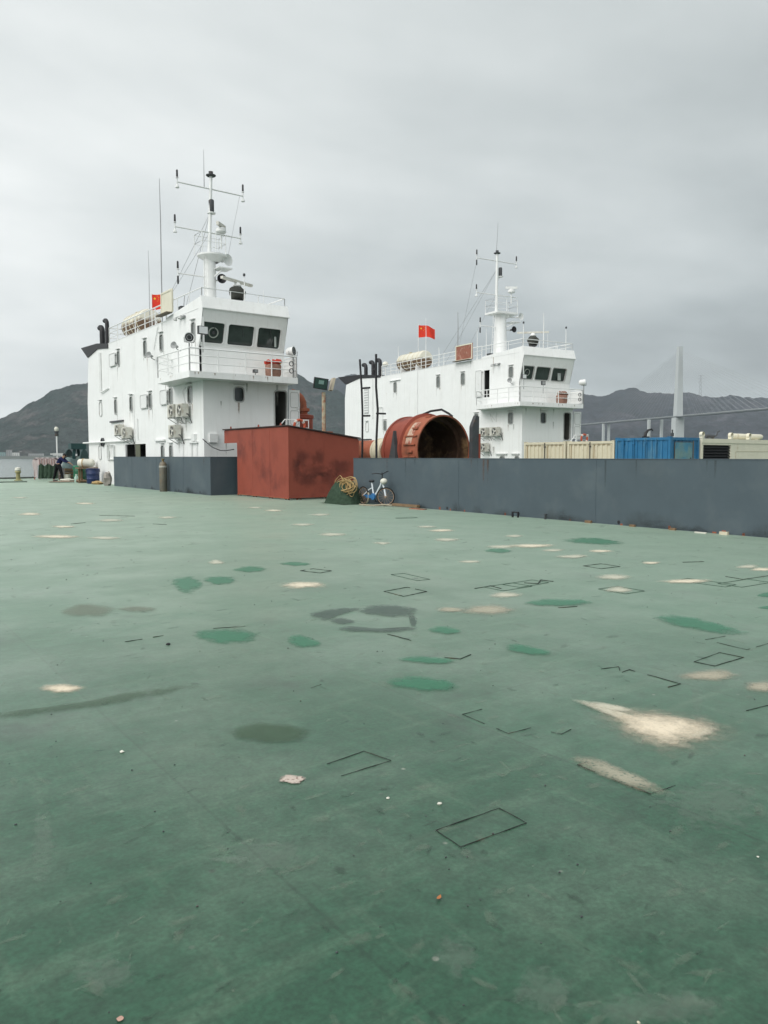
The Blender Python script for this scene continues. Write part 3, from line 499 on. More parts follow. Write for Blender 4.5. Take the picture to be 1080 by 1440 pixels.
# ------------------------------------------------------------------ bulwark walls
def bulwark(label, x0, x1, y0, y1, h, endcap):
    t = thing('bulwark_wall', label, 'wall', (x0, y0, 0))
    w = x1-x0; l = y1-y0
    MB().box(0, w, 0, l, -.3, h).build('wall', GREYW, t, smooth=False)
    cap = MB().box(-.012, w+.012, -.012, l+.012, h+.001, h+.016).build('cap_plate', GREYW, t, smooth=False)
    return t
bw1 = thing('bulwark_wall', 'blue grey steel bulwark in front of the nearer white deckhouse on the left', 'wall', (12.9, 29.7, 0))
recalc(MB().prism([(0,0),(3.6,0),(3.6,.4),(.42,.4),(.42,12.9),(0,12.9)], 2, -.3, 1.575).build('wall', GREYW, bw1, smooth=False))
recalc(MB().prism([(-.012,-.012),(3.6,-.012),(3.6,.412),(.432,.412),(.432,12.9),(-.012,12.9)], 2, 1.576, 1.592).build('cap_plate', GREYW, bw1, smooth=False))
bw2 = bulwark('long blue grey steel bulwark running along the right side of the green deck', 15.0, 15.45, -14, 22.3, 1.535, 1)
# faint plate welds on the walls and drain holes along their feet
for t, l, h, n in ((bw1, 12.9, 1.575, 4), (bw2, 36.3, 1.535, 7)):
    for k in range(1, n):
        y = l*k/n + .3*math.sin(k*5); MB().box(-.006, -.0005, y-.014, y+.014, .01, h-.02).build('weld_seam', GREYW, t, smooth=False)
for y in (1.1, 2.3, 3.5, 5.2, 7.0, 9.4): MB().lathe([(.001, 0), (.055, 0), (.055, .004), (.035, .005), (.001, .003)], (-.004, y, .09), (-1, 0, 0), 10).build('drain_hole', BLACK, bw1)
for y in (25.2, 28.4, 31.3, 34.6): MB().lathe([(.001, 0), (.04, 0), (.04, .004), (.025, .005), (.001, .003)], (-.004, y, .07), (-1, 0, 0), 10).build('drain_hole', BLACK, bw2)
P_GRIME = patch_material('base_grime', (.070, .082, .082), .8, soft=.9, nscale=2, top=.32, amp=1.6, fine=20, sheen=0)
P_WRUST = patch_material('wall_rust_run', (.16, .085, .05), .8, soft=.7, nscale=6, top=.5, amp=1.8, fine=30, sheen=0)
for k in range(26):
    y = rnd.uniform(.5, 35); q = rnd.uniform(.006,.02)
    MB().box(-.004, -.0005, y-q*2.2, y+q*2.2, .002, rnd.uniform(.03,.10)).build('rust_spot', RUST, bw2, smooth=False)
# bits lying along the foot of the right wall
def bit(name, label, cat, m, boxes, loc, rz=0.0):
    t = MB()
    for b in boxes: t.box(*b)
    o = t.build(name, m, loc=loc, rot=(0, 0, rz)); return tag(o, label, cat)
bit('steel_bracket', 'small black two legged steel bracket standing on the deck by the right bulwark', 'bracket', BLACK, [(-.02,.02,-.11,-.07,0,.12),(-.02,.02,.07,.11,0,.12),(-.025,.025,-.11,.11,.12,.15)], (14.72, 14.25, 0), .1)
bit('pipe_stub', 'little dark stub standing close to the two legged bracket at the wall foot', 'stub', DGREY, [(-.02,.02,-.02,.02,0,.12),(-.035,.035,-.035,.035,.12,.14)], (14.88, 13.35, 0))
bit('timber_offcut', 'brown timber plank lying against the wall foot right of the bicycle', 'plank', WOOD, [(-.06,.06,-.62,.62,.02,.10)], (14.86, 19.15, 0), .04)
bit('timber_offcut', 'small pale block at the wall foot, farthest of the three', 'block', WOOD, [(-.03,.03,-.09,.09,0,.06)], (14.9, 12.0, 0))
bit('timber_offcut', 'small pale block at the wall foot, middle one of the three', 'block', WOOD, [(-.03,.03,-.07,.07,0,.05)], (14.9, 10.75, 0))
bit('timber_offcut', 'small pale block at the wall foot just left of the white strip', 'block', WOOD, [(-.03,.03,-.07,.07,0,.05)], (14.9, 9.72, 0))
bit('foam_strip', 'thin white strip lying on the deck along the right bulwark', 'strip', WHITEP, [(-.02,.02,-.13,.13,0,.025)], (14.80, 9.0, 0))
bit('foam_block', 'tan block with dark ends at the foot of the right bulwark near the frame edge', 'block', CREAM, [(-.03,.03,-.08,.08,0,.06),(-.035,.035,-.1,-.075,0,.065)], (14.9, 8.55, 0))
bit('scrap_plate', 'rusty brown scrap plate lying on the deck at the far end of the timber plank', 'plate', RUST, [(-.08,.08,-.3,.3,0,.02)], (14.6, 18.2, 0), .15)

def run_off(root, plane, c, w, l, m, name='grime_stain', gap=.004):
    """thin run of rust or dirt down a wall below the point c"""
    u, v = Vector(plane[0]), Vector(plane[1]); n = u.cross(v); c = Vector(c); vs = []; cov = []
    for f, k in ((0,.95),(.12,.9),(.4,.62),(.75,.35),(1,0)):
        ww = w*(1 - .55*f)
        for s, e in ((-1,0),(-.45,.8),(.1,1),(.5,.75),(1,0)): vs.append(c + u*ww*s*.5 - v*l*f + n*gap); cov.append(k*e)
    fs = [(r*5+i, r*5+i+1, (r+1)*5+i+1, (r+1)*5+i) for r in range(4) for i in range(4)]
    me = bpy.data.meshes.new(name); me.from_pydata([tuple(p) for p in vs], [], fs); me.materials.append(m)
    at = me.attributes.new('cover', 'FLOAT', 'POINT'); at.data.foreach_set('value', cov)
    o = bpy.data.objects.new(name, me); COL.objects.link(o); o.parent = root
UX = ((0,-1,0), (0,0,1))       # side plane facing -x
UY = ((1,0,0), (0,0,1))        # front plane facing -y
DOWN = ((0,1,0), (0,0,-1))     # side plane facing -x, dirt thrown upwards from the foot
for k in range(30): run_off(bw2, DOWN, (0, rnd.uniform(18, 36), .01), rnd.uniform(.4, 1.6), rnd.uniform(.1, .4), P_GRIME)
for k in range(12): run_off(bw1, DOWN, (0, rnd.uniform(.5, 12.5), .01), rnd.uniform(.4, 1.4), rnd.uniform(.1, .35), P_GRIME)
for k in range(16): run_off(bw2, UX, (0, rnd.uniform(19, 36), 1.52), rnd.uniform(.04, .14), rnd.uniform(.25, 1.0), rnd.choice((P_WRUST, P_GRIME, P_GRIME)))
for k in range(7): run_off(bw1, UX, (0, rnd.uniform(.5, 12.5), 1.56), rnd.uniform(.04, .12), rnd.uniform(.2, .8), rnd.choice((P_WRUST, P_GRIME)))
# ------------------------------------------------------------------ red oxide shelter
rb = thing('red_steel_shelter', 'red oxide painted steel shelter with a sloping dark edged roof beside the bulwark', 'shelter', (13.8, 24.75, 0))
D_, Wd = 5.5, 3.1                    # length along the ship, width
zt0, zt1 = 2.69, 2.27
sd = MB()                            # the long side, with the notch over the grey bulwark
sd.prism([(0,.07),(4.28,.07),(4.28,2.16),(D_,2.16),(D_,2.69),(0,2.69)], 0, -.012, .012)
recalc(sd.build('side_panel', REDOX, rb, smooth=False))
fr = MB(); fr.prism([(.0135,.07),(Wd,.07),(Wd,zt1),(.0135,zt0-.002)], 1, -.012, .012); recalc(fr.build('front_panel', REDOX, rb, smooth=False))
bk = MB(); bk.prism([(1.2,1.7),(Wd,1.7),(Wd,zt1),(1.2,2.5)], 1, D_-.02, D_); recalc(bk.build('back_panel', REDOX, rb, smooth=False))
MB().box(Wd-.02, Wd, .02, D_-.03, .07, zt1-.02).build('far_panel', REDOX, rb, smooth=False)
rf = MB(); rf.prism([(-.07,zt0+.022),(Wd+.06,zt1+.015),(Wd+.06,zt1+.06),(-.07,zt0+.06)], 1, -.07, D_+.06); recalc(rf.build('roof', mat('dark_roof_sheet', (.045,.028,.025), .6, var=.2), rb, smooth=False))
for y in (.08, 1.35, 2.7, 4.1):
    MB().beam((.05,y,0.0),(.05,y+.14,.09),.035).beam((.05,y+.28,0.0),(.05,y+.14,.09),.035).build('foot', REDOX, rb)
for x in (.35, 1.6, 2.8): MB().beam((x,.06,.0),(x+.1,.06,.09),.035).beam((x+.2,.06,0),(x+.1,.06,.09),.035).build('foot', REDOX, rb)
MB().box(-.016, .0165, -.0165, -.0125, .05, zt0-.03).build('corner_strip', REDOX, rb, smooth=False)
MB().box(-.03, .0, 0, 4.28, .05, .08).build('base_rail', RUST, rb, smooth=False)
for y in (1.45, 2.9): MB().box(-.0165, -.0125, y-.012, y+.012, .1, 2.66).build('weld_seam', REDOX, rb, smooth=False)
MB().box(1.5-.01, 1.5+.01, -.0165, -.0125, .1, 2.45).build('weld_seam', REDOX, rb, smooth=False)
cb = MB().tube([(13.55,32.0-.05,2.36),(13.75,31.4,2.0),(13.85,30.8,1.86),(13.9,30.35,1.85),(14.1,30.0,1.9)], .022, 6).build('hanging_cable', CABLE); tag(cb, 'black cable sagging from the white wall down to the red shelter', 'cable')
o = MB().lathe([(.001,0),(.09,0),(.10,.01),(.10,.16),(.09,.18),(.001,.18)], (0,0,0), (0,0,1), 14).build('paint_tin', mat('blue_tin', (.12,.26,.33), .4), loc=(14.1, 28.6, 0)); tag(o, 'small pale blue tin under the foot of the red shelter', 'tin')

P_REDD = patch_material('dark_red_stain', (.070, .020, .017), .7, soft=1.2, nscale=4, top=.36, amp=2.2, fine=14, sheen=0)
P_REDF = patch_material('faint_red_stain', (.12, .034, .026), .7, soft=1.1, nscale=4, top=.12, amp=2.2, fine=14, sheen=0)
def blot(root, plane, c, w, h, m, name, seed):
    """irregular stain with a feathered rim on a flat plate"""
    q = random.Random(seed); u, v = Vector(plane[0]), Vector(plane[1]); n = u.cross(v); c = Vector(c); e = 16; vs = [c + n*.004]; cov = [.95]
    rr = [1 + .35*q.uniform(-1, 1) for _ in range(e)]
    for f, k in ((.35,.85),(.7,.5),(1.1,0)):
        for i in range(e): t = 2*math.pi*i/e; vs.append(c + u*(w*f*rr[i]*math.cos(t)) + v*(h*f*rr[i]*math.sin(t)) + n*.004); cov.append(k)
    fs = [(0, 1+i, 1+(i+1) % e) for i in range(e)] + [(1+r*e+i, 1+(r+1)*e+i, 1+(r+1)*e+(i+1) % e, 1+r*e+(i+1) % e) for r in range(2) for i in range(e)]
    me = bpy.data.meshes.new(name); me.from_pydata([tuple(p) for p in vs], [], fs); me.materials.append(m); at = me.attributes.new('cover', 'FLOAT', 'POINT'); at.data.foreach_set('value', cov)
    o = bpy.data.objects.new(name, me); COL.objects.link(o); o.parent = root
for k, (x, z, w, l) in enumerate(((.50,1.55,.28,.42),(1.1,1.05,.55,.30),(.72,.75,.40,.34),(1.65,.85,.45,.36),(.32,1.1,.22,.5),(1.25,1.55,.30,.3),(2.2,1.2,.5,.4))): blot(rb, UY, (x, -.0125 - .0003*k, z), w, l, P_REDD, 'dark_stain', k)
for k, (y, z, w, l) in enumerate(((1.0,1.8,.3,.5),(2.4,1.2,.5,.35),(3.6,1.7,.3,.5),(.5,.7,.4,.3))): blot(rb, UX, (-.0125 - .0003*k, y, z), w, l, P_REDF, 'dark_stain', k+20)
for y in (.6, 2.4, 4.9): MB().prism([(y-.06,2.73),(y+.06,2.73),(y+.03,2.84),(y-.03,2.84)], 0, .0, .03).build('lifting_lug', REDOX, rb, smooth=False)

# ------------------------------------------------------------------ the two white deckhouses
class House:
    def __init__(s, o, rot): s.o = Vector(o); s.rot = rot; s.m = Matrix.Rotation(-R(rot), 4, 'Z')
    def w(s, *p): return tuple(s.o + (s.m @ Vector(p)))
    @property
    def rz(s): return -R(s.rot)
HA = House((13.6, 31.95, 0), 0.0)
HB = House((36.79, 35.11, -.15), 5.55)

def window(root, plane, c, w, h, r=.12, brow=True, name='window'):
    inset = -.02 if plane is UX else -.05
    u, v = plane; mb = MB(); ring_frame(mb, c, u, v, w, h, r, .05, .028)
    if brow:
        u_ = Vector(u).normalized(); v_ = Vector(v); n = u_.cross(v_); p = Vector(c) + v_*(h/2+.13)
        mb.beam(p - u_*(w/2+.04) + n*.05, p + u_*(w/2+.04) + n*.05, .10, .03)
    f = recalc(mb.build(name, FRAMEM, root))
    pm = MB(); rpane(pm, c, u, v, w-.004, h-.004, r, inset); pm.build('pane', GLASSG if plane is UX else GLASS, f, smooth=False)
    return f
def cover(root, y0, y1, z0, z1):
    mb = MB(); c = (-.07, (y0+y1)/2, (z0+z1)/2)
    f = MB().box(-.075, -.05, y0, y1, z0, z1).build('storm_cover', WTRIM, root, smooth=False)
    ring_frame(mb, (-.077,) + c[1:], *UX, y1-y0-.08, z1-z0-.08, .10, .03, .012); recalc(mb.build('rim', FRAMEM, f))
    for z in (z0+.15, z1-.15): MB().box(-.085, -.012, y0-.05, y0+.04, z-.03, z+.03).build('hinge', MGREY, f, smooth=False)
    return f
def rail_run(pts, z0, heights, posts=1.4, r=.019):
    r *= 1.25
    """posts and horizontal rails along a plan polyline"""
    mb = MB()
    for i, h in enumerate(heights): mb.tube([(x, y, z0+h) for x, y in pts], r*(1.25 if i == 0 else .75), 6)
    for a, b in zip(pts, pts[1:]):
        a = Vector((*a, z0)); b = Vector((*b, z0)); n = max(1, round((b-a).length/posts))
        for k in range(n+1):
            p = a + (b-a)*k/n; mb.tube([p, p + Vector((0,0,heights[0]))], r, 6)
    return mb

STREAK = patch_material('rust_run', (.30, .17, .09), .7, soft=.7, nscale=5, top=.55, amp=1.6, fine=30, sheen=0)
SOOT = patch_material('grey_run', (.36, .36, .33), .7, soft=.8, nscale=4, top=.45, amp=1.6, fine=30, sheen=0)
def deckhouse(H, P):
    W_, Ye = P['W'], P['Ye']; zr, zp, zv = P['zr'], P['zp'], P['zv']; zd, zw = 4.92 + P['dz'], 5.19 + P['dz']
    root = thing('deckhouse', P['label'], 'deckhouse', H.o, H.rz, 'white deckhouses with wheelhouses')
    # ---- shell
    mb = MB()
    sideh = [(c[0], c[1], c[2], c[3]) for c in P['side_holes']]
    wins = P['side_windows']
    for (y, z, w, h) in wins: sideh.append((y-w/2, y+w/2, z-h/2, z+h/2))
    sideh.append((0, .35, zw, zr))
    wall_grid(mb, (0,0,0), (0,1,0), (0,0,1), (0, Ye), (0, zr), sideh, .1, (-1,0,0))
    fw = P['front_window']; dr = P['door']
    wall_grid(mb, (0,0,0), (1,0,0), (0,0,1), (0, W_), (0, zd), [(fw[0]-fw[2]/2, fw[0]+fw[2]/2, fw[1]-fw[3]/2, fw[1]+fw[3]/2), dr], .1, (0,-1,0))
    mb.add([(W_,0,0),(W_,Ye,0),(W_,Ye,zr),(W_,.35,zr),(W_,.35,zd),(W_,0,zd)], [(0,1,2,3,4,5)])
    mb.add([(0,Ye-.01,0),(W_,Ye-.01,0),(W_,Ye-.01,zr),(0,Ye-.01,zr)], [(0,1,2,3)])
    mb.build('wall', WHITE, root, smooth=False)
    # dark rooms behind the openings
    for (a, b, c, d, *k) in P['side_holes']:
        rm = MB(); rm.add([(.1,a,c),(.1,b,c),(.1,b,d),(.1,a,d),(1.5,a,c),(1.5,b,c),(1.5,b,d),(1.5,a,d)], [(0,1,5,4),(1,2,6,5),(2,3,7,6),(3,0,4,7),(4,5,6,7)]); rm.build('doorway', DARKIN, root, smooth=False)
    a, b, c, d = dr
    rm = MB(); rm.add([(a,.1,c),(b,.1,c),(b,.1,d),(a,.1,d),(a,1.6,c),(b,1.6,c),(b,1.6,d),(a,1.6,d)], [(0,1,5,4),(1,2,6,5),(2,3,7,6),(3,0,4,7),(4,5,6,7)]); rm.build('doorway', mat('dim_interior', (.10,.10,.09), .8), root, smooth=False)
    for (y, z, w, h) in wins: window(root, UX, (0, y, z), w, h)
    for cv in P['covers']: cover(root, *cv)
    window(root, UY, (fw[0], 0, fw[1]), fw[2], fw[3])
    df = MB(); ring_frame(df, ((a+b)/2, 0, (c+d)/2), *UY, b-a-.02, d-c-.02, .12, .06, .03); recalc(df.build('door_frame', FRAMEM, root))
    lx0, lx1, lz0, lz1 = P['leaf']
    lf = MB(); lw, lh = lx1-lx0, lz1-lz0
    lf.box(lx0, lx1, -.05, -.01, lz0, lz1); leaf = lf.build('door', WTRIM, root, smooth=False)
    for k, (q0, q1) in enumerate(((.52, .95), (.06, .47))):
        rr = MB(); ring_frame(rr, ((lx0+lx1)/2, -.05, lz0+lh*(q0+q1)/2), *UY, lw*.72, lh*(q1-q0)*.88, .07, .03, .012); recalc(rr.build('panel_rim', FRAMEM, leaf))
    MB().tube([(lx1-.07,-.06,lz0+lh*.5),(lx1-.07,-.10,lz0+lh*.5),(lx1-.2,-.10,lz0+lh*.5)], .012, 5).build('handle', MGREY, leaf)
    # ---- wheelhouse front
    fr = MB(); y0 = .35; zs = P['zs']
    fr.add([(0,y0,zw),(W_,y0,zw),(W_,y0,zs),(0,y0,zs)], [(0,1,2,3)])
    v = Vector((0, -.10-y0, zv-zs)); L = v.length; vu = v.normalized(); nn = Vector((1,0,0)).cross(vu)
    t = lambda z: (z-zs)/(zv-zs)*L
    bw = P['bridge']; holes = [(b0, b1, t(bw[3]), t(bw[4])) for b0, b1 in bw[:3]]
    wall_grid(fr, (0,y0,zs), (1,0,0), vu, (0, W_), (0, L), holes, .12, nn)
    fr.build('wheelhouse_front', WHITE, root, smooth=False)
    for i, (b0, b1, q0, q1) in enumerate(holes):
        c = Vector((0,y0,zs)) + Vector((1,0,0))*(b0+b1)/2 + vu*(q0+q1)/2
        m2 = MB(); ring_frame(m2, c, (1,0,0), vu, b1-b0-.03, q1-q0-.03, .10, .045, .02); f = recalc(m2.build('wheelhouse_window', FRAMEM if P['key'] == 'B' else WTRIM, root))
        m3 = MB(); rpane(m3, c, (1,0,0), vu, b1-b0-.03, q1-q0-.03, .10, -.08); m3.build('pane', GLASS, f, smooth=False)
        if i == 0:
            ck = c + Vector((P['csv'], 0, 0)); MB().lathe([(.19,0),(.19,.035),(.235,.035),(.235,0)], ck - nn*.075, nn, 24).build('clear_view_screen', mat('screen_ring', (.30,.33,.30), .4), f)
            MB().lathe([(.001,.02),(.07,.02),(.07,.05),(.001,.05)], ck - nn*.075, nn, 12).build('screen_motor', DGREY, f)
        wp = MB().beam(c + vu*(q1-q0)*.45 + nn*.01, c + vu*(-.05) + Vector((.12,0,0)) + nn*.0, .02, .02); wp.build('wiper', BLACK, f)
        if i == 2: # pale upright strip at the last pane
            MB().box(c.x-.05 if P['key'] == 'B' else c.x+.30, c.x+.22 if P['key'] == 'B' else c.x+.40, c.y+.0, c.y+.004, c.z-.36, c.z+.20).build('pane_strip', mat('pale_strip', (.38,.42,.40), .8), f, loc=(0, .05, 0), smooth=False)
    vis = MB()
    vis.prism([(-.15,zv),(-.10,zv-.004),(.10,zp-.03),(.10,zp),(.04,zp),(-.16,zv+.03)], 0, -.03, W_+.05); recalc(vis.build('visor', WHITE, root, smooth=False))
    for x0, x1 in ((-.002, .04), (W_-.04, W_+.002)):
        sp = MB(); sp.prism([(y0,zs),(-.10,zv),(.05,zp-.005),(4.3,zr+.13),(4.3,zr),(y0,zr)], 0, x0, x1)
        recalc(sp.build('side_parapet', WHITE, root, smooth=False))
    MB().box(-.015, W_+.015, y0+.02, Ye, zr+.001, zr+.03).build('roof', WHITE, root, smooth=False)
    # ---- wing deck round the wheelhouse
    wx = -1.0; wa = P['wing_aft']
    wd = recalc(MB().prism([(wx,-.95),(W_,-.95),(W_,y0-.003),(.0,y0-.003),(-.003,y0),(-.003,wa+.75),(wx,wa)], 2, zd, zw).build('wing_deck', WHITE, root, smooth=False))
    rr = rail_run([(-.003,wa+.75),(wx+.04,wa),(wx+.04,-.91),(W_-.04,-.91),(W_-.04,.30)], zw, (.96, .66, .34), 1.15, .022); rr.build('railing', RAILM, wd)
    MB().box(W_-.03, W_-.0, -.85, .28, zw+.05, zw+.9).build('rail_screen', WTRIM, wd, smooth=False)
    for z in (zw+.3, zw+.62): MB().lathe([(.09,0),(.12,.0),(.12,.03),(.09,.03)], (W_-.33, -.93, z), (0,-1,0), 12).build('rail_ring', DGREY, wd)
    # ---- roof rails
    R1 = rail_run([(W_-.06, Ye-.1),(.05, Ye-.1),(.05, 4.35)], zr+.02, (P['rh'], P['rh']*.66, P['rh']*.34), 1.5, .02); R1.build('roof_railing', RAILM, root)
    rt = P['brail']; mbr = MB()
    pts = [(.06, 4.35, zr+.06), (.06, .12, zp), (W_-.06, .12, zp), (W_-.06, 4.35, zr+.06)]
    mbr.tube([(x, y, rt) for x, y, z in pts], .028, 6)
    if P['key'] == 'B': mbr.tube([(x, y, rt-.22) for x, y, z in pts], .016, 6)
    for a_, b_ in zip(pts, pts[1:]):
        a_ = Vector(a_); b_ = Vector(b_); n = max(1, round((b_-a_).length/1.4))
        for k in range(n+1): p = a_ + (b_-a_)*k/n; mbr.tube([p, (p.x, p.y, rt)], .02, 6)
    mbr.build('bridge_railing', RAILM, root)
    # ---- funnel casing aft
    cs = recalc(MB().prism(P['casing'], 0, 0.003, W_-.4).build('funnel_casing', WHITE, root, smooth=False))
    cw = recalc(MB().prism(P['cowl'], 0, -.05, W_-.6).build('funnel_cowl', BLACK, root, smooth=False))
    for (x, y, z0, z1, r) in P['pipes']:
        pm = MB(); pm.tube([(x,y,z0),(x,y,z1-.3),(x,y+.05,z1-.12),(x,y+.17,z1-.03),(x,y+.36,z1+.0),(x,y+.5,z1-.03)], r, 10); pm.build('exhaust_pipe', BLACK, root)
    for (y, z, w, h) in P['casing_windows']: window(root, UX, (-.004, y, z), w, h)
    # ---- small fittings welded to the shell
    for (y0_, y1_, z0_, z1_) in P['ledges']: MB().box(-.11, -.002, y0_, y1_, z0_, z1_).build('wall_ledge', DGREY if y1_-y0_ > 2.2 and y0_ > 10 else WTRIM, root, smooth=False)
    for pts_, r_ in P['wall_pipes']: MB().tube(pts_, r_, 6).build('wall_pipe', RAILM, root)
    for (y, z0_, z1_) in P['seams']: MB().box(-.006, -.001, y-.012, y+.012, z0_, z1_).build('weld_seam', WHITE, root, smooth=False)
    # ---- landing with stair rail by the front door
    ld = P['landing']; lb = MB().box(ld[0], ld[1], -1.0, -.05, ld[2]-.06, ld[2]).build('landing', WTRIM, root, smooth=False)
    st = MB(); zt = ld[3]
    st.tube([(ld[0]-.5,-.95,zt-.62),(ld[0]+.05,-.95,zt),(ld[1],-.95,zt),(ld[1],-.95,ld[2])], .026, 6).tube([(ld[0]+.12,-.95,zt),(ld[0]+.12,-.95,ld[2])], .026, 6).tube([(ld[1],-.95,zt),(ld[1],-.1,zt)], .026, 6).tube([(ld[0]-.4,-.95,zt-.9),(ld[0]+.12,-.95,zt-.36),(ld[1],-.95,zt-.36)], .018, 6)
    st.build('stair_rail', RAILM, lb)
    return root

PA = dict(key='A', label='nearer white steel deckhouse on the left with wheelhouse, wing deck and black funnel top', W=4.2, Ye=13.45, dz=0.0,
    zr=8.05, zp=8.56, zv=8.0, zs=6.45, wing_aft=2.85, rh=.86, brail=8.92, csv=.05,
    side_holes=[(7.5, 10.8, .9, 2.26)],
    side_windows=[(7.25,7.08,.44,.78),(4.92,7.10,.44,.76),(.95,7.13,.42,.80),(11.6,7.02,.44,.78),(12.3,4.40,.44,.78),(9.62,4.41,.44,.76),(6.65,4.40,.46,.74),(3.83,4.45,.48,.76),(1.48,4.38,.46,.74),(5.05,1.75,.42,.75),(3.92,1.75,.42,.75)],
    covers=[(12.0,13.1,6.68,7.42),(7.0,8.0,4.06,4.78),(4.16,5.1,4.1,4.82)],
    front_window=(1.70,4.38,.44,.62), door=(3.5,4.14,2.9,4.64), leaf=(4.24,4.80,2.95,4.72),
    bridge=[(.02,1.13),(1.28,2.58),(2.74,3.94), 6.59, 7.48],
    casing=[(13.452,0),(17.95,0),(17.95,5),(17.5,7.7),(15.5,7.98),(13.452,7.80)], cowl=[(13.40,7.80),(13.40,8.06),(15.5,8.31),(18.95,8.42),(17.55,7.68),(15.5,7.98)],
    pipes=[(.7,16.9,8.2,9.55,.16),(.7,15.9,8.2,9.85,.12)], casing_windows=[(15.2,4.42,.46,.78),(15.55,1.84,.42,.78),(13.9,1.80,.42,.74)],
    ledges=[(10.9,13.2,3.53,3.62),(4.6,6.0,2.36,2.44),(.6,1.6,2.2,2.27)],
    wall_pipes=[([(-.10,10.1,2.45),(-.10,13.6,2.45),(-.12,18.7,2.45)],.055),([(-.06,14.9,5.4),(-.06,14.9,7.7)],.09),([(-.06,13.4,5.52),(-.08,14.8,5.36)],.035),([(-.04,9.1,2.4),(-.04,9.1,4.9),(-.04,9.9,5.0)],.02),([(-.04,8.6,2.5),(-.04,8.6,3.6)],.03),([(-.05,3.0,2.3),(-.05,2.0,2.42),(-.05,.9,2.4)],.025),([(-.05,2.3,2.4),(-.05,2.35,1.4)],.02),([(-.05,1.3,2.2),(-.05,1.3,1.3)],.03),([(-.05,.7,2.2),(-.05,.7,1.3)],.022),([(-.05,5.4,8.2),(-.04,5.3,7.9),(-.04,5.9,6.9)],.02),([(-.05,1.9,4.75),(-.05,2.2,4.55),(-.05,2.0,4.05)],.025)],
    seams=[(8.9,2.6,8.0),(11.1,3.7,8.0),(6.0,.5,8.0)], landing=(3.45,4.75,2.35,3.28))
PB = dict(key='B', label='farther white steel deckhouse on the right with wheelhouse, wing deck and black exhaust pipes', W=4.45, Ye=18.15, dz=.03,
    zr=8.48, zp=8.86, zv=8.26, zs=6.62, wing_aft=3.6, rh=.86, brail=9.33, csv=.0,
    side_holes=[(3.42,4.06,5.82,7.66),(-9,-8.9,0,.1)],
    side_windows=[(15.75,7.41,.46,.80),(9.55,7.34,.44,.80),(6.45,7.29,.44,.80),(1.16,7.28,.42,.68),(17.36,4.33,.46,.80),(4.83,4.32,.46,.78),(1.14,4.27,.46,.70),(1.95,1.55,.5,.42),(.45,1.55,.4,.42)],
    covers=[(4.2,4.9,5.86,7.72)],
    front_window=(1.80,4.29,.44,.66), door=(3.64,4.24,2.86,4.68), leaf=(4.50,5.18,2.95,4.78),
    bridge=[(-.0+.04,1.10),(1.26,2.52),(2.68,3.92), 6.78, 7.62],
    casing=[(18.152,0),(24.65,0),(24.62,7.1),(24.35,8.3),(21.9,8.66),(18.152,8.42)], cowl=[(18.10,8.43),(18.10,8.62),(21.75,8.98),(25.9,9.12),(24.45,8.34),(21.8,8.66)],
    pipes=[(.7,21.9,8.7,9.95,.17),(.7,20.6,8.7,10.05,.17),(.7,19.4,8.7,10.1,.17)], casing_windows=[(20.45,4.33,.42,.80)],
    ledges=[(.2,1.0,1.9,1.98),(1.4,2.6,1.9,1.98),(14.9,16.6,7.95,8.0)],
    wall_pipes=[([(-.05,12.35,2.0),(-.05,12.35,8.5)],.022),([(-.06,19.4,5.0),(-.06,19.4,8.4)],.03),([(-.06,17.7,4.0),(-.06,17.7,5.9),(-.06,18.6,5.95)],.03),([(-.05,3.0,4.1),(-.05,3.3,4.65),(-.05,2.6,4.1),(-.05,2.6,4.7)],.02)],
    seams=[(7.6,1,8.4),(14.1,1,8.4),(11.0,1,8.4)], landing=(3.75,4.95,2.3,3.22))
PB['side_holes'] = PB['side_holes'][:1]
hA = deckhouse(HA, PA); hB = deckhouse(HB, PB)
for hh, P in ((hA, PA), (hB, PB)):
    for (y, z, w, h) in P['side_windows']:
        if z < 2: continue
        for s in (-1, 1):
            if rnd.random() < .75: run_off(hh, UX, (0, y + s*(w/2+.02) + rnd.uniform(-.05,.05), z-h/2-.05), rnd.uniform(.08,.2), rnd.uniform(.3,1.1), rnd.choice((STREAK, SOOT, SOOT)))
    for k in range(5): run_off(hh, UX, (0, rnd.uniform(.8, P['Ye']-.3), rnd.choice((P['zr']-.02, P['zr']-.02, 5.2, 2.4))), rnd.uniform(.06,.22), rnd.uniform(.4,1.8), rnd.choice((STREAK, SOOT, SOOT)))
    for k in range(6): run_off(hh, UY, (rnd.uniform(.2, 3.9), 0, rnd.choice((4.9, 4.9, 4.05, 2.2))), rnd.uniform(.06,.2), rnd.uniform(.3,1.2), rnd.choice((STREAK, SOOT, SOOT)))
    for k in range(7): run_off(hh, UY, (rnd.uniform(-.9, 4.1), -.951, 5.15), rnd.uniform(.05,.12), rnd.uniform(.12,.22), STREAK)
    for k in range(5): run_off(hh, UX, (-1.001, rnd.uniform(-.8, 2.6), 5.15), rnd.uniform(.05,.12), rnd.uniform(.12,.22), STREAK)
    for y, z in ((2.0,3.35),(3.0,3.35),(2.9,2.42)): run_off(hh, UX, (0, y, z), .35, .8, SOOT)
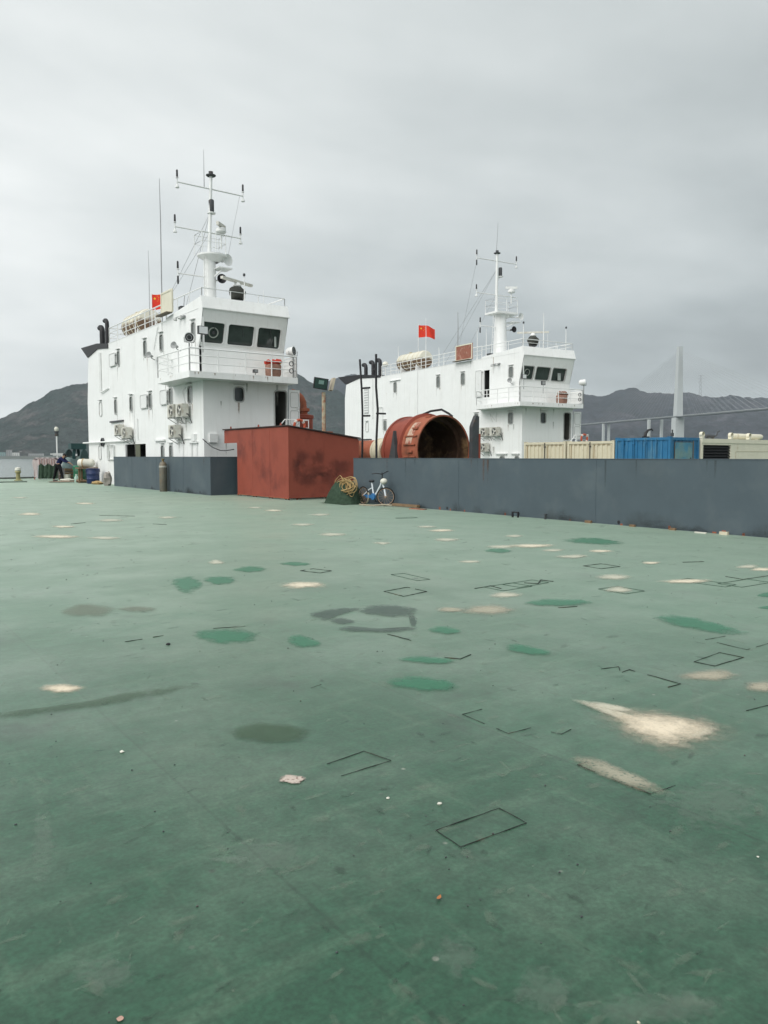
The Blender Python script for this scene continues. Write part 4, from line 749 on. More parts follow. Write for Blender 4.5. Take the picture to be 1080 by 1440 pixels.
# louvred stair casing panel on the farther house, lattice window cage on the nearer one
lv = MB().box(-.03, .0, 20.15, 20.95, 5.5, 7.66).build('louvre_panel', mat('grey_panel', (.50,.51,.51), .6), hB, smooth=False)
for k in range(9): MB().box(-.05, -.032, 20.2, 20.9, 5.6+k*.22, 5.72+k*.22).build('slat', WTRIM, lv, smooth=False)
lt = MB(); ring_frame(lt, (-.10, 13.2, 1.85), *UX, 1.2, .8, .03, .03, .02); lt.beam((-.1,12.6,1.45),(-.1,13.2,2.25),.03).beam((-.1,13.2,2.25),(-.1,13.8,1.45),.03).beam((-.1,12.9,1.45),(-.1,13.5,2.25),.03); lt.build('window_cage', RAILM, hA)
vf = MB(); vf.lathe([(.26,0),(.26,.10),(.20,.12)], (-.0,14.85,2.45), (-1,0,0), 18); vent = vf.build('wall_fan', DGREY, hA)
MB().lathe([(.20,.06),(.001,.06)], (0,14.85,2.45), (-1,0,0), 14).build('fan_guard', BLACK, vent)
MB().box(-.03,-.005,8.3,9.0,.95,2.24).build('sliding_door', mat('olive_door', (.12,.13,.09), .7), hA, smooth=False)
MB().box(.22,.60,-.12,-.002,2.22,2.60).build('junction_box', WTRIM, hA, smooth=False)
MB().box(-.14,-.002,.75,1.15,2.28,2.6).build('junction_box', WTRIM, hA, smooth=False)

# ------------------------------------------------------------------ masts
def mast(H, P):
    mx, my = P['pos']; zb = P['zb']
    root = thing('signal_mast', P['label'], 'mast', H.w(mx, my, zb), H.rz, 'signal masts on the wheelhouse roofs')
    Q = lambda x, y, z: (x-mx, y-my, z-zb)
    c = P['col']; MB().lathe([(c[0],0),(c[1],P['zplat']-zb)], (c[2]-mx, 0, 0), (0,0,1), 20).build('column', WHITE, root)
    if P['key'] == 'A':
        pf = MB(); pf.lathe([(.30,-.28),(.68,-.02),(.72,-.02),(.72,.06),(.001,.06)], Q(2.2, my, P['zplat']), (0,0,1), 22)
    else:
        pf = MB(); pf.prism([(-.85,-.7),(1.05,-.7),(1.15,.5),(-.85,.7)], 2, P['zplat']-zb, P['zplat']-zb+.13); pf.prism([(-.3,-.35),(.5,-.35),(.5,.35),(-.3,.35)], 2, P['zplat']-zb-.25, P['zplat']-zb)
    plat = pf.build('platform', WHITE, root)
    rl = MB(); zt = P['zplat']-zb+.06
    corners = [(-.55,-.45),(.65,-.45),(.7,.45),(-.55,.5)] if P['key'] == 'A' else [(-.82,-.66),(1.0,-.66),(1.08,.46),(-.82,.66)]
    for h in (P['prail'], P['prail']*.55): rl.tube([(x, y, zt+h) for x, y in corners], .016, 5, closed=True)
    for x, y in corners: rl.tube([(x,y,zt),(x,y,zt+P['prail'])], .02, 5)
    rl.tube([(.1,-.55,zt),(.1,-.55,zt+P['prail'])], .02, 5)
    rl.build('guard_rail', RAILM, plat)
    (px0, px1, pr) = P['pole']; zt2 = P['ztop']
    MB().tube([Q(px0,my,P['zplat']), Q(px1,my,zt2)], [pr, pr*.8], 10).build('pole', WHITE, root)
    for (xa, xb, z, lamps) in P['yards']:
        y_ = MB().tube([Q(xa,my,z), Q(xb,my,z)], .035, 6).build('yard', RAILM, root)
        for x, up, dn in lamps:
            q = Vector(Q(x,my,z)); lb = MB().tube([q+Vector((0,0,-.12)), q+Vector((0,0,.22))], .025, 6); lb.lathe([(.07,.18),(.07,.21)], q, (0,0,1), 8)
            if not dn: lb.lathe([(.03,-.1),(.10,-.24),(.10,-.27),(.001,-.27)], q, (0,0,1), 8)
            lb.build('lamp_bracket', WTRIM, y_)
            if up: MB().lathe([(.001,.2),(.048,.2),(.052,.25),(.048,.52),(.03,.56),(.001,.56)], q, (0,0,1), 8).build('signal_lamp', LAMPBLK, y_)
            if dn: MB().lathe([(.001,-.52),(.04,-.5),(.05,-.42),(.045,-.14),(.001,-.12)], q, (0,0,1), 8).build('signal_lamp', LAMPBLK, y_)
    # masthead
    tp = Vector(Q(px1,my,zt2)); MB().lathe([(.001,0),(.2,.0),(.24,.03),(.24,.06),(.1,.08),(.11,.22),(.001,.22)], tp, (0,0,1), 12).build('masthead_light', DGREY, root)
    bz = P['box']; MB().lathe([(.001,0),(.12,0),(.13,.04),(.13,bz[2]-.05),(.11,bz[2]),(.001,bz[2])], Q(bz[0],my,bz[1]), (0,0,1), 12).build('light_drum', DGREY, root)
    MB().lathe([(.001,0),(.2,0),(.2,.05),(.001,.05)], Q(bz[0],my,bz[1]-.08), (0,0,1), 12).beam(Q(bz[0],my,bz[1]-.06), Q(px0+.08,my,bz[1]-.3), .05).build('drum_shelf', WTRIM, root)
    # small radar
    rx, rz_ = P['radar']; rd = MB(); rd.lathe([(.001,0),(.22,0),(.26,.05),(.24,.2),(.12,.26),(.001,.26)], Q(rx,my-.3,rz_), (0,0,1), 14); rd.tube([Q(rx,my-.3,rz_-.05), Q(rx,my-.3,rz_-.75)], .04, 6)
    rr = rd.build('radar_base', WTRIM, root)
    a = P['rangle']; d = Vector((math.cos(a), math.sin(a), 0))*.42; q = Vector(Q(rx,my-.3,rz_+.36)); MB().beam(q-d, q+d, .13, .16).build('radar_scanner', ACM if P['key'] == 'A' else WTRIM, rr)
    # loud horns on a bracket plate
    for (x, z, dx, dy, r, dark) in P['horns']:
        q = Vector(Q(x,my-.35,z)); ax = Vector((dx,dy,0)).normalized()
        h_ = MB().lathe([(.05,-.42),(.07,-.2),(.10,-.08),(r,.06),(r+.02,.07),(r-.015,.055),(.06,-.1),(.001,-.12)], q, ax, 18).build('horn', BLACK if dark else WTRIM, root)
        MB().beam(q-ax*.3, Q(c[2],my,z-.1), .06).build('horn_arm', WTRIM, root)
    sh = P['shelf']; MB().prism([(-.3+sh[0]-mx,-.75),(.42+sh[0]-mx,-.75),(.42+sh[0]-mx,.0),(-.3+sh[0]-mx,.1)], 2, sh[1]-zb, sh[1]-zb+.05).beam((sh[0]-mx,-.6,sh[1]-zb),(c[2]-mx,-.1,sh[1]-zb-.5),.06).build('horn_shelf', WTRIM, root)
    MB().tube([Q(P['ant'][0],my+.05,P['ant'][1]), Q(P['ant'][2],my+.05,P['ant'][3])], [.022,.008], 5).build('top_antenna', GUYM, root)
    # ladder up the column
    ld = MB(); x0 = P['lad'][0]-mx; x1 = P['lad'][1]-mx; h0, h1 = 0.0, P['zplat']-zb
    for dy in (-.12, .12): ld.tube([(x1,-.2+dy,h0),(x0,-.2+dy,h1)], .018, 5)
    for k in range(1, 10): t = k/10; ld.tube([(x1+(x0-x1)*t,-.32,h1*t),(x1+(x0-x1)*t,-.08,h1*t)], .012, 5)
    ld.build('ladder', RAILM, root)
    for p, q, r in P['guys']: MB().tube([Q(*p), Q(*q)], r, 4).build('guy_wire', GUYM, root)
    return root
mast(HA, dict(key='A', label='taller looking white signal mast on the nearer left wheelhouse, with three yards', pos=(2.06,3.8), zb=8.08, col=(.31,.29,2.06), zplat=11.3, prail=.95,
    pole=(2.05,2.20,.09), ztop=15.1, yards=[(.5,3.9,14.5,[(.5,1,0),(3.88,1,0)]),(.35,3.75,12.42,[(.35,1,0),(3.72,1,0)]),(.44,1.9,10.28,[(.45,1,1)])], box=(2.2,13.42,.58), radar=(2.55,12.42), rangle=R(42),
    horns=[(2.82,11.15,.25,-.95,.27,0),(2.52,10.22,-.25,-.95,.21,1)], shelf=(2.5,10.66), ant=(1.87,14.5,1.87,16.3), lad=(1.74,1.74),
    guys=[((2.1,3.8,13.3),(.5,7.4,8.2),.012),((2.1,3.8,13.3),(1.4,6.0,8.1),.012),((2.1,3.8,13.2),(2.8,6.4,8.1),.012),((2.1,3.9,12.4),(.8,9.5,8.1),.010),((3.7,3.8,14.45),(2.9,3.5,11.4),.008)]))
mast(HB, dict(key='B', label='white signal mast on the farther right wheelhouse, thick column and railed platform', pos=(2.18,5.0), zb=8.5, col=(.52,.40,2.18), zplat=11.8, prail=.95,
    pole=(1.80,1.83,.11), ztop=16.0, yards=[(.02,3.6,15.5,[(.03,1,1),(3.58,1,0)]),(.02,3.65,13.14,[(.03,1,0)]),(.37,1.8,10.9,[(.38,1,1)])], box=(2.13,14.5,.58), radar=(2.9,13.35), rangle=R(-30),
    horns=[(3.72,11.75,.1,-.95,.24,0),(3.1,10.8,.0,-.95,.2,1)], shelf=(3.05,11.25), ant=(1.80,16.1,1.92,18.2), lad=(1.50,1.30),
    guys=[((1.8,5,14.9),(.5,9.5,8.6),.012),((1.8,5,14.9),(.9,11.5,8.6),.012),((.05,5,15.4),(.2,7.6,8.6),.010),((1.8,5,13.2),(1.2,8.6,8.6),.010)]))

# ------------------------------------------------------------------ things standing on or hung from the deckhouses
def ac_master():
    t = thing('air_conditioner', '', 'air conditioner')
    MB().box(-.30, 0, -.40, .40, 0, .58).build('casing', ACM, t, smooth=False)
    MB().box(-.31, -.302, -.37, .17, .03, .55).build('front_grille', mat('ac_grille', (.42,.42,.38), .6), t, smooth=False)
    rg = MB().lathe([(.24,0),(.255,.015),(.24,.025),(.215,.02)], (-.311,-.10,.29), (-1,0,0), 22).build('fan_ring', mat('ac_ring', (.33,.31,.26), .6), t)
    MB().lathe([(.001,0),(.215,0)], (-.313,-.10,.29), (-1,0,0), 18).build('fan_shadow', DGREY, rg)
    fb = MB()
    for k in range(3):
        a = 2*math.pi*k/3+.4; p = Vector((-.318,-.10,.29)); fb.add([p, p+Vector((0,.2*math.cos(a),.2*math.sin(a))), p+Vector((-.004,.2*math.cos(a+.8),.2*math.sin(a+.8)))], [(0,1,2)])
    fb.lathe([(.001,.008),(.06,.008),(.06,.0)], (-.315,-.10,.29), (-1,0,0), 10); fb.build('fan_blade', ACM, rg, smooth=False)
    for y in (-.32, .32): MB().box(-.33, .12, y-.02, y+.02, -.05, -.001).beam((-.30,y,-.051),(.12,y,-.3),.03).build('bracket', FRAMEM, t, smooth=False)
    MB().tube([(-.1,-.405,.12),(-.08,-.48,.12),(0,-.5,.0),(.1,-.5,-.3)], .02, 6).build('refrigerant_pipe', CABLE, t)
    return t
ACG = 'air conditioners hung on the deckhouse walls'
ac = ac_master(); first = True
for H, x, y, z, lab in ((HA,-.13,2.80,3.42,'left unit of the upper pair of air conditioners on the nearer deckhouse'),(HA,-.13,1.76,3.40,'right unit of the upper pair of air conditioners on the nearer deckhouse'),
    (HA,-.13,2.72,2.48,'lower air conditioner hung alone below the pair on the nearer deckhouse'),(HA,-.13,10.9,2.78,'stained air conditioner under the ledge toward the aft end of the nearer deckhouse'),(HA,-.13,9.65,2.58,'air conditioner hung just above the dark opening in the nearer deckhouse'),
    (HB,-.13,3.62,3.15,'left unit of the upper pair of air conditioners on the farther deckhouse'),(HB,-.13,2.42,3.15,'right unit of the upper pair of air conditioners on the farther deckhouse'),(HB,-.13,3.60,2.10,'lower air conditioner beneath the pair on the farther deckhouse')):
    if first: ac.location = H.w(x,y,z); ac.rotation_euler = (0,0,H.rz); ac['label'] = lab; ac['group'] = ACG; first = False
    else: dup(ac, H.w(x,y,z), H.rz, lab, ACG)

def ring_master():
    t = thing('life_ring', '', 'life ring'); n = 28
    tm = MB(); tm.tube([(.27*math.cos(2*math.pi*k/n), 0, .27*math.sin(2*math.pi*k/n)) for k in range(n)], .065, 8, closed=True); ro = tm.build('ring', ORANGE, t)
    for q in range(4):
        a0 = math.pi/4 + q*math.pi/2; b = MB(); b.tube([(.27*math.cos(a0+e), 0, .27*math.sin(a0+e)) for e in (-.22,-.1,0,.1,.22)], .07, 8); b.build('band', RINGW, t)
    return t
rg = ring_master(); rg.location = HA.w(4.22,-1.03,3.0); rg['label'] = 'orange and white life ring on the stair rail of the nearer deckhouse'; rg['group'] = 'life rings on the stair rails'
dup(rg, HB.w(4.52,-1.03,2.95), HB.rz, 'faded red life ring on the stair rail of the farther deckhouse', 'life rings on the stair rails')

def searchlight(H, x, y, z, face, lab, base, grp='searchlights on the wing rails'):
    t = thing('searchlight', lab, 'searchlight', H.w(x,y,z), H.rz, grp); ax = Vector(face).normalized()
    MB().lathe([(.001,-.34),(.12,-.32),(.19,-.22),(.20,.02),(.215,.03),(.215,.06),(.19,.05)], (0,0,0), ax, 20).build('housing', WTRIM, t)
    MB().lathe([(.195,.03),(.001,.035)], (0,0,0), ax, 18).build('lens', mat('searchlight_lens', (.04,.045,.045), .1, .6), t)
    MB().lathe([(.10,.036),(.10,.05),(.12,.05),(.12,.036)], (0,0,0), ax, 16).build('lens_ring', MGREY, t)
    MB().tube([(0,0,-.2),(0,0,base-z)], .03, 6).tube([(-.22,0,.0),(-.22,0,-.2),(.22,0,-.2),(.22,0,0)], .018, 6).build('yoke', MGREY, t)
searchlight(HA,-.55,.12,6.72,(-.15,-1,.05),'round dark faced searchlight at the left end of the nearer wing rail', 5.2)
searchlight(HA,4.1,-.7,6.42,(.55,-.85,.1),'searchlight on the right end of the nearer wing rail facing right', 5.2)
searchlight(HB,4.62,-.8,6.68,(.85,-.5,.05),'white searchlight on the right end of the farther wing rail', 5.22)
def flood(H, x, y, z, w, h, m, lab, tilt=0.0, base=None):
    t = thing('floodlight', lab, 'floodlight', H.w(x,y,z), H.rz + tilt, 'floodlights on the wing rails')
    MB().box(-w/2, w/2, -.02, .12, -h/2, h/2).build('case', DGREY, t, smooth=False)
    MB().box(-w/2+.025, w/2-.025, -.03, -.021, -h/2+.025, h/2-.025).build('lens', m, t, smooth=False)
    MB().tube([(0,.05,-h/2),(0,.05,(base or z-.6)-z)], .018, 6).build('stalk', MGREY, t)
LENSW = mat('white_floodlight_glass', (.78,.79,.80), .25, .5, var=.02)
flood(HA,-.34,-.92,6.92,.44,.34,LENSW,'white glass floodlight with a black frame on the nearer wing rail', .1, 6.0)
flood(HB,-.66,-.92,6.79,.36,.28,LENSW,'white glass floodlight on the left front of the farther wing rail', .1, 6.0)
flood(HB,.96,-.92,6.46,.26,.26,mat('grey_lens', (.30,.31,.31), .2),'small black floodlight at the middle of the farther wing rail', -.2, 5.8)
flood(HA,2.05,-1.0,5.36,.2,.14,mat('grey_lens', (.30,.31,.31), .2),'little dark lamp on the deck edge of the nearer wing', 0, 5.2)
def clutter_lamp(H, y, z, lab):
    t = thing('wall_lamp', lab, 'lamp', H.w(0, y, z), H.rz, 'twin bracket lamps beside the wheelhouses'); mb = MB()
    for dy in (-.3, .25): mb.tube([(0,dy,0),(-.22,dy+.05,.02)], .022, 6); mb.lathe([(.05,0),(.09,.12),(.001,.12)], (-.22,dy+.05,.0), (-.3,0,-1), 10)
    mb.build('bracket', FRAMEM, t); MB().box(-.1,-.003,-.34,.34,-.04,.05).build('back_plate', MGREY, t, smooth=False)
clutter_lamp(HA, 2.15, 7.92, 'grey twin bracket lamp on the nearer wheelhouse side near its roof')
clutter_lamp(HB, 2.6, 7.95, 'grey twin bracket lamp high on the farther wheelhouse side')
def winglamp(H, x, y, z, lab):
    t = thing('loudspeaker', lab, 'loudspeaker', H.w(x,y,z), H.rz, 'small loudspeakers by the wing decks')
    MB().lathe([(.05,-.2),(.07,-.05),(.16,.1),(.001,.04)], (0,0,0), (-.8,-.5,.15), 14).build('cone', MGREY, t); MB().tube([(0,0,0),(.12,.1,-.12),(.3,.1,-.2)], .02, 6).build('arm', MGREY, t)
winglamp(HA,-.35,5.6,6.55,'grey loudspeaker on the nearer house side between the upper windows and wing rail')
winglamp(HA,-.85,1.0,6.45,'dark jumble of lamp and loudspeaker where the nearer wing rail turns the corner')
winglamp(HB,-.3,.9,6.7,'grey loudspeaker below the side window of the farther wheelhouse')

def bundle(H, x, y, z, lab, bright):
    t = thing('fire_hose_basket', lab, 'basket', H.w(x,y,z), H.rz, 'covered bundles at the right ends of the wing decks')
    MB().lathe([(.001,0),(.30,0),(.36,.1),(.37,.5),(.33,.56),(.001,.56)], (0,0,0), (0,0,1), 14).build('basket', BROWNC, t)
    for k in range(9):
        a = k*2.4; r = .12+.2*rnd.random(); MB().blob((r*math.cos(a), r*math.sin(a), .60+.1*rnd.random()), (.16,.13,.11), seed=k, amp=.25, nu=9, nv=6).build('red_bundle' if k % 3 else 'yellow_bundle', (REDC if bright else BROWNC) if k % 3 else (FLAGY if bright else CREAM), t)
bundle(HA, 3.15,-.55,5.2,'brown basket heaped with red and yellow cloth behind the nearer wing rail',1)
bundle(HB, 2.9,-.55,5.23,'faded brown bundle lashed behind the farther wing rail',0)

def screen_board(H, y0, y1, z0, z1, face, lab):
    t = thing('sidelight_board', lab, 'light board', H.w(.0,(y0+y1)/2,z0), H.rz, 'side light boards on the roof rails'); l = (y1-y0)/2; h = z1-z0
    MB().box(-.05, 0, -l, l, 0, h).build('board', face, t, smooth=False)
    fm = MB(); ring_frame(fm, (-.052,0,h/2), *UX, 2*l-.16, h-.16, .02, .08, .02); recalc(fm.build('frame', CREAM2, t))
    MB().box(-.34, -.052, -l, l, -.05, -.002).build('shelf', mat('dark_shelf', (.12,.10,.07), .7), t, smooth=False)
screen_board(HA, 3.3,4.75,8.34,9.42,CREAM2,'cream side light board on the nearer roof rail beside the flag')
screen_board(HB, 5.32,7.3,8.60,9.72,REDBRN,'faded brick red side light board in a cream frame on the farther roof rail')

def roof_tank(H, x, y0, y1, zc, r, zr, lab):
    t = thing('roof_tank', lab, 'tank', H.w(x,(y0+y1)/2,zc), H.rz, 'horizontal tanks on the deckhouse roofs'); l = (y1-y0)/2
    MB().lathe([(.001,-l-.08),(r*.5,-l-.06),(r*.93,-l),(r,-l+.08),(r,l-.08),(r*.93,l),(r*.5,l+.06),(.001,l+.08)], (0,0,0), (0,1,0), 28).build('shell', TANKM, t)
    for k in range(5):
        y = -l*.8 + k*l*.4; MB().lathe([(r+.002,y-.035),(r+.02,y-.03),(r+.02,y+.03),(r+.002,y+.035)], (0,0,0), (0,1,0), 28).build('hoop', CREAM, t)
    for y in (-l*.65, l*.65): MB().prism([(-r*.9,-(zc-zr)),(r*.9,-(zc-zr)),(r*.8,-r*.55),(0,-r*.98),(-r*.8,-r*.55)], 1, y-.06, y+.06).build('cradle', WTRIM, t, smooth=False)
    MB().lathe([(.001,0),(.10,0),(.10,.07),(.14,.07),(.14,.1),(.001,.1)], (0,l*.3,r-.01), (0,0,1), 12).build('filler_cap', CREAM, t)
roof_tank(HA, 1.3, 10.1,15.1-2.0,9.02,.66,8.08,'cream roof tank with rusty lower half behind the aft rail of the nearer deckhouse')
roof_tank(HB, 1.2, 13.0,16.5,9.50,.68,8.5,'cream roof tank with rust brown lower half on the farther deckhouse')

def scanner(H, x, y, z0, zb, ang, lab):
    t = thing('radar', lab, 'radar', H.w(x,y,z0), H.rz, 'large radars on the wheelhouse roofs')
    MB().lathe([(.30,0),(.22,.1),(.16,zb-z0-.62),(.30,zb-z0-.55)], (0,0,0), (0,0,1), 14).build('pedestal', DGREY, t)
    MB().blob((0,0,zb-z0-.22), (.40,.36,.36), seed=3, amp=.10).build('canvas_cover', CANVAS, t)
    MB().lathe([(.16,zb-z0+.05),(.2,zb-z0+.14),(.12,zb-z0+.28),(.001,zb-z0+.28)], (0,0,0), (0,0,1), 12).build('turning_unit', WTRIM, t)
    d = Vector((math.cos(ang), math.sin(ang), 0)); q = Vector((0,0,zb-z0+.33)); MB().beam(q-d*1.05, q+d*1.05, .16, .11).build('scanner_bar', ACM, t)
scanner(HA, 2.45,1.6,8.08,9.42,R(24),'radar with dark canvas cover and slanting bar on the nearer wheelhouse roof')
scanner(HB, 2.15,1.5,8.5,9.75,R(-40),'radar with dark canvas cover and upward slanting bar on the farther wheelhouse roof')

def whip(H, x, y, z0, z1, lab, r=.018, lamp=False, m=None):
    t = thing('whip_antenna', lab, 'antenna', H.w(x,y,z0), H.rz, 'whip antennas on the roofs'); h = z1-z0
    MB().tube([(0,0,0),(0,0,h*.3),(.01,0,h*.7),(.0,.02,h)], [r*1.3,r*1.2,r,r*.5], 6).build('rod', m or GUYM, t)
    MB().lathe([(.05,0),(.05,.12),(.02,.2)], (0,0,0), (0,0,1), 8).build('base', WTRIM, t)
    if lamp: MB().lathe([(.001,h-.02),(.06,h),(.06,h+.1),(.001,h+.14)], (0,0,0), (0,0,1), 8).build('cap', DGREY, t)
    return t
whip(HA,.5,6.1,8.1,15.3,'tallest thin whip antenna beside the flag on the nearer roof',.024)
whip(HA,.5,7.9,8.1,12.2,'shorter thin whip antenna left of the flag on the nearer roof',.014)
whip(HA,2.62,1.2,8.3,9.95,'short pole with a wind vane beside the covered radar on the nearer roof',.026,True,RAILM)
whip(HA,3.3,.6,8.3,9.3,'faint short rod at the right of the nearer wheelhouse roof',.012,False,RAILM)
whip(HB,2.0,.3,8.6,11.15,'white rod antenna in front of the covered radar on the farther roof',.03,False,RAILM)
whip(HB,3.85,.15,8.6,10.3,'white rod with a dark tip at the right corner of the farther roof',.026,True,RAILM)
whip(HB,-.1+.2,.1,8.6,10.3,'white rod with a dark tip at the front left corner of the farther roof',.026,True,RAILM)
whip(HB,4.3,2.4,8.5,10.3,'thin rod with a small vane at the far right of the farther roof',.014,False,RAILM)
whip(HB,.25,7.45,8.5,12.2,'tall white rod beside the brick red board on the farther roof',.03)
whip(HB,.25,5.15,8.5,10.6,'white rod right of the brick red board on the farther roof',.022,False,RAILM)
whip(HB,.3,4.2,8.5,10.6,'white rod nearest the thick mast column on the farther roof',.022,False,RAILM)
whip(HB,.25,9.85,8.5,9.95,'short white rod between the tank and the brick red board',.026,False,RAILM)
whip(HB,.9,12.6,8.5,12.6,'tall thin white rod crossing in front of the flag on the farther roof',.022,False,RAILM)
whip(HB,1.0,16.9,8.5,10.95,'white rod behind the left end of the farther roof tank',.024,False,RAILM)
dm = thing('satellite_dome', 'small white satellite dome on a post at the aft end of the farther roof', 'dome', HB.w(.4,18.0,8.5), HB.rz)
MB().tube([(0,0,0),(0,0,.95)], .035, 6).build('post', RAILM, dm); MB().lathe([(.001,.9),(.2,.92),(.26,1.02),(.24,1.14),(.13,1.25),(.001,1.28)], (0,0,0), (0,0,1), 16).build('cover', WHITEP, dm)
for H, p, lab in ((HA,(.35,2.9,8.4),'small grey lamp on the nearer roof edge below the mast'),(HB,(.2,3.6,8.62),'dark lamp on the farther roof edge below the mast')):
    t = thing('roof_lamp', lab, 'lamp', H.w(*p), H.rz, 'small lamps on the roof edges'); MB().box(-.2,.12,-.16,.16,.0,.16).build('case', DGREY, t, smooth=False); MB().tube([(0,0,.16),(.1,.1,.75)], .018, 5).build('stay', MGREY, t)

def flag(H, x, y, zb, zt, fw, fh, lab, a0):
    t = thing('flag', lab, 'flag', H.w(x,y,zb), H.rz, 'red flags flying from the roofs'); h = zt-zb
    MB().tube([(0,0,0),(0,0,h+.1)], .022, 6).build('staff', RAILM, t)
    def S(u, v):                                     # rippling cloth hung from the staff
        d = a0; r = u*fw
        off = .20*math.sin(u*6.5+.5+v*.8)*u + .06*math.sin(u*13+v*3)*u; droop = .22*u*u*fw + .05*math.sin(u*7.5+1)*u
        return Vector((d[0]*r - d[1]*off, d[1]*r + d[0]*off, h - (1-v)*fh*(1-.18*u) - droop))
    mb = MB(); nu, nv = 18, 10
    vs = [S(i/nu, j/nv) for j in range(nv+1) for i in range(nu+1)]
    mb.add(vs, [(j*(nu+1)+i, j*(nu+1)+i+1, (j+1)*(nu+1)+i+1, (j+1)*(nu+1)+i) for j in range(nv) for i in range(nu)]); cl = mb.build('cloth', FLAGR, t)
    for side in (-1, 1):
        for cu, cv_, r, rot in ((.17,.74,.10,0),(.33,.90,.033,.4),(.40,.80,.033,.1),(.40,.66,.033,-.2),(.33,.56,.033,.5)):
            sm = MB(); pts = []
            for k in range(10):
                rr = (r if k % 2 == 0 else r*.4); a = math.pi/2 + k*math.pi/5 + rot; pts.append((cu + rr*math.cos(a)*fh/fw*1.0, cv_ + rr*math.sin(a)))
            n_ = Vector((-a0[1], a0[0], 0))*.006*side
            sm.add([S(cu, cv_)+n_] + [S(*p)+n_ for p in pts], [(0, 1+k, 1+(k+1) % 10) for k in range(10)]); sm.build('star', FLAGY, cl, smooth=False)
flag(HA, .6, 7.85, 8.1, 9.98, .95, .80, 'smaller looking red flag with yellow stars, partly behind the cream board at left', Vector((.80,-.60,0)))
flag(HB, 1.0, 13.85, 8.5, 12.25, 1.32, .98, 'red flag with yellow stars streaming over the farther deckhouse roof', Vector((.80,-.60,0)))

# ------------------------------------------------------------------ gear on the deck between the towers
dr = thing('steel_drum', 'huge rusty red open ended steel drum standing behind the right bulwark', 'drum', (21.9, 25.5, 1.9)); r_ = 1.49
MB().lathe([(r_-.05,.02),(r_,0),(r_+.02,.0),(r_+.02,.07),(r_,.08),(r_,.95),(r_+.0,1.1)], (0,0,0), (0,1,0), 56).build('front_shell', RUST, dr)
MB().lathe([(r_,1.1),(r_+.13,1.14),(r_+.13,1.24),(r_,1.28),(r_,2.35),(r_+.04,2.36),(r_+.04,2.5),(.6,2.52)], (0,0,0), (0,1,0), 56).build('rear_shell', REDOX, dr)
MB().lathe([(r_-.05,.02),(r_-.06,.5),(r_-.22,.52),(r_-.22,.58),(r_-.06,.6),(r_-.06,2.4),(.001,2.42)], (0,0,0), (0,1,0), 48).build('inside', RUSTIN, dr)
for a in (.2, .75, 1.35, 1.9, 2.5, 3.2):       # lugs and stiffeners on the shell
    c, s = math.cos(a)*(r_+.03), math.sin(a)*(r_+.03); MB().beam((c,.3,s),(c,.62,s),.12,.08).build('lug', RUST, dr)
for a in (2.75, 3.0, 3.35): c, s = math.cos(a)*(r_+.02), math.sin(a)*(r_+.02); MB().beam((c,.15,s),(c,.95,s),.10,.05).build('stiffener', RUST, dr)
pb = MB(); pb.lathe([(r_+.006,.45),(r_+.010,.46),(r_+.010,.85),(r_+.006,.86)], (0,0,0), (0,1,0), 10, R(190), R(232)); pb.build('primer_band', mat('cream_primer', (.55,.43,.33), .7, var=.3, col2=(.27,.08,.05), mix_scale=3, mix_lo=.45, mix_hi=.6), dr)
for y in (.35, 1.8): MB().prism([(-1.3,-1.9),(1.3,-1.9),(1.15,-.9),(0,-1.5),(-1.15,-.9)], 1, y, y+.14).build('saddle', RUST, dr, smooth=False)
hs = MB().tube([(20.42,26.75,1.7),(20.55,26.78,2.4),(20.95,26.85,3.0),(21.5,26.9,3.36),(22.05,26.6,3.62),(22.35,26.2,3.68),(22.5,25.9,3.5),(22.6,25.75,3.36)], .05, 7).build('hose', BLACK); tag(hs, 'black hose looped over the top of the rusty steel drum', 'hose')
hs = MB().tube([(20.40,26.9,1.6),(20.5,27.0,2.3),(20.9,27.1,2.95),(21.5,27.1,3.32),(22.2,26.9,3.45),(22.7,26.5,3.28)], .045, 7).build('hose', RUST); tag(hs, 'rust brown hose lying close over the crown of the steel drum', 'hose')
pp = thing('suction_pipe', 'rust red pipe with a cream collar leading up to the steel drum', 'pipe', (21.9, 28.1, 1.84))
MB().lathe([(.56,0),(.56,5.6),(.62,5.62),(.62,5.75),(.001,5.76)], (0,0,0), (0,1,0), 30).build('pipe', RUST, pp)
MB().lathe([(.565,1.35),(.64,1.38),(.64,1.5),(.60,1.52),(.60,2.0),(.64,2.02),(.64,2.12),(.565,2.15)], (0,0,0), (0,1,0), 30).build('collar', CREAM, pp)
[MB().box(-.5,.5,y,y+.2,-1.84,-.4).build('support', RUST, pp, smooth=False) for y in (.6, 3.5)]
MB().box(-.12,.12,3.0,5.4,.57,.63).build('top_rail', DGREY, pp, smooth=False)
fn = MB().prism([(26.5,-.0),(27.6,0),(27.0,2.1),(26.85,2.72)], 0, 20.15, 20.32).build('steel_fin', DGREY); tag(recalc(fn), 'dark grey pointed steel fin standing left of the rusty drum', 'fin')
po = thing('steel_post', 'tall dark steel post with a red flank right of the rusty drum', 'post', (23.30, 25.08, 0))
recalc(MB().prism([(-.22,0),(.16,0),(.18,3.35),(.02,3.4),(-.16,3.05),(-.22,2.9)], 1, -.1, .1).build('plate', DGREY, po, smooth=False)); MB().box(.165,.24,-.14,.5,0,2.6).build('flank', REDOX, po, smooth=False)
rk = thing('pipe_rack', 'tall black pipe frame with short rungs between the red shelter and the drum', 'rack', (19.5, 27.8, 0))
MB().tube([(0,.55,0),(.02,.5,2.3),(-.03,.42,3.6),(.0,.52,4.6),(.0,.66,5.9)], .046, 8).build('post', BLACK, rk)
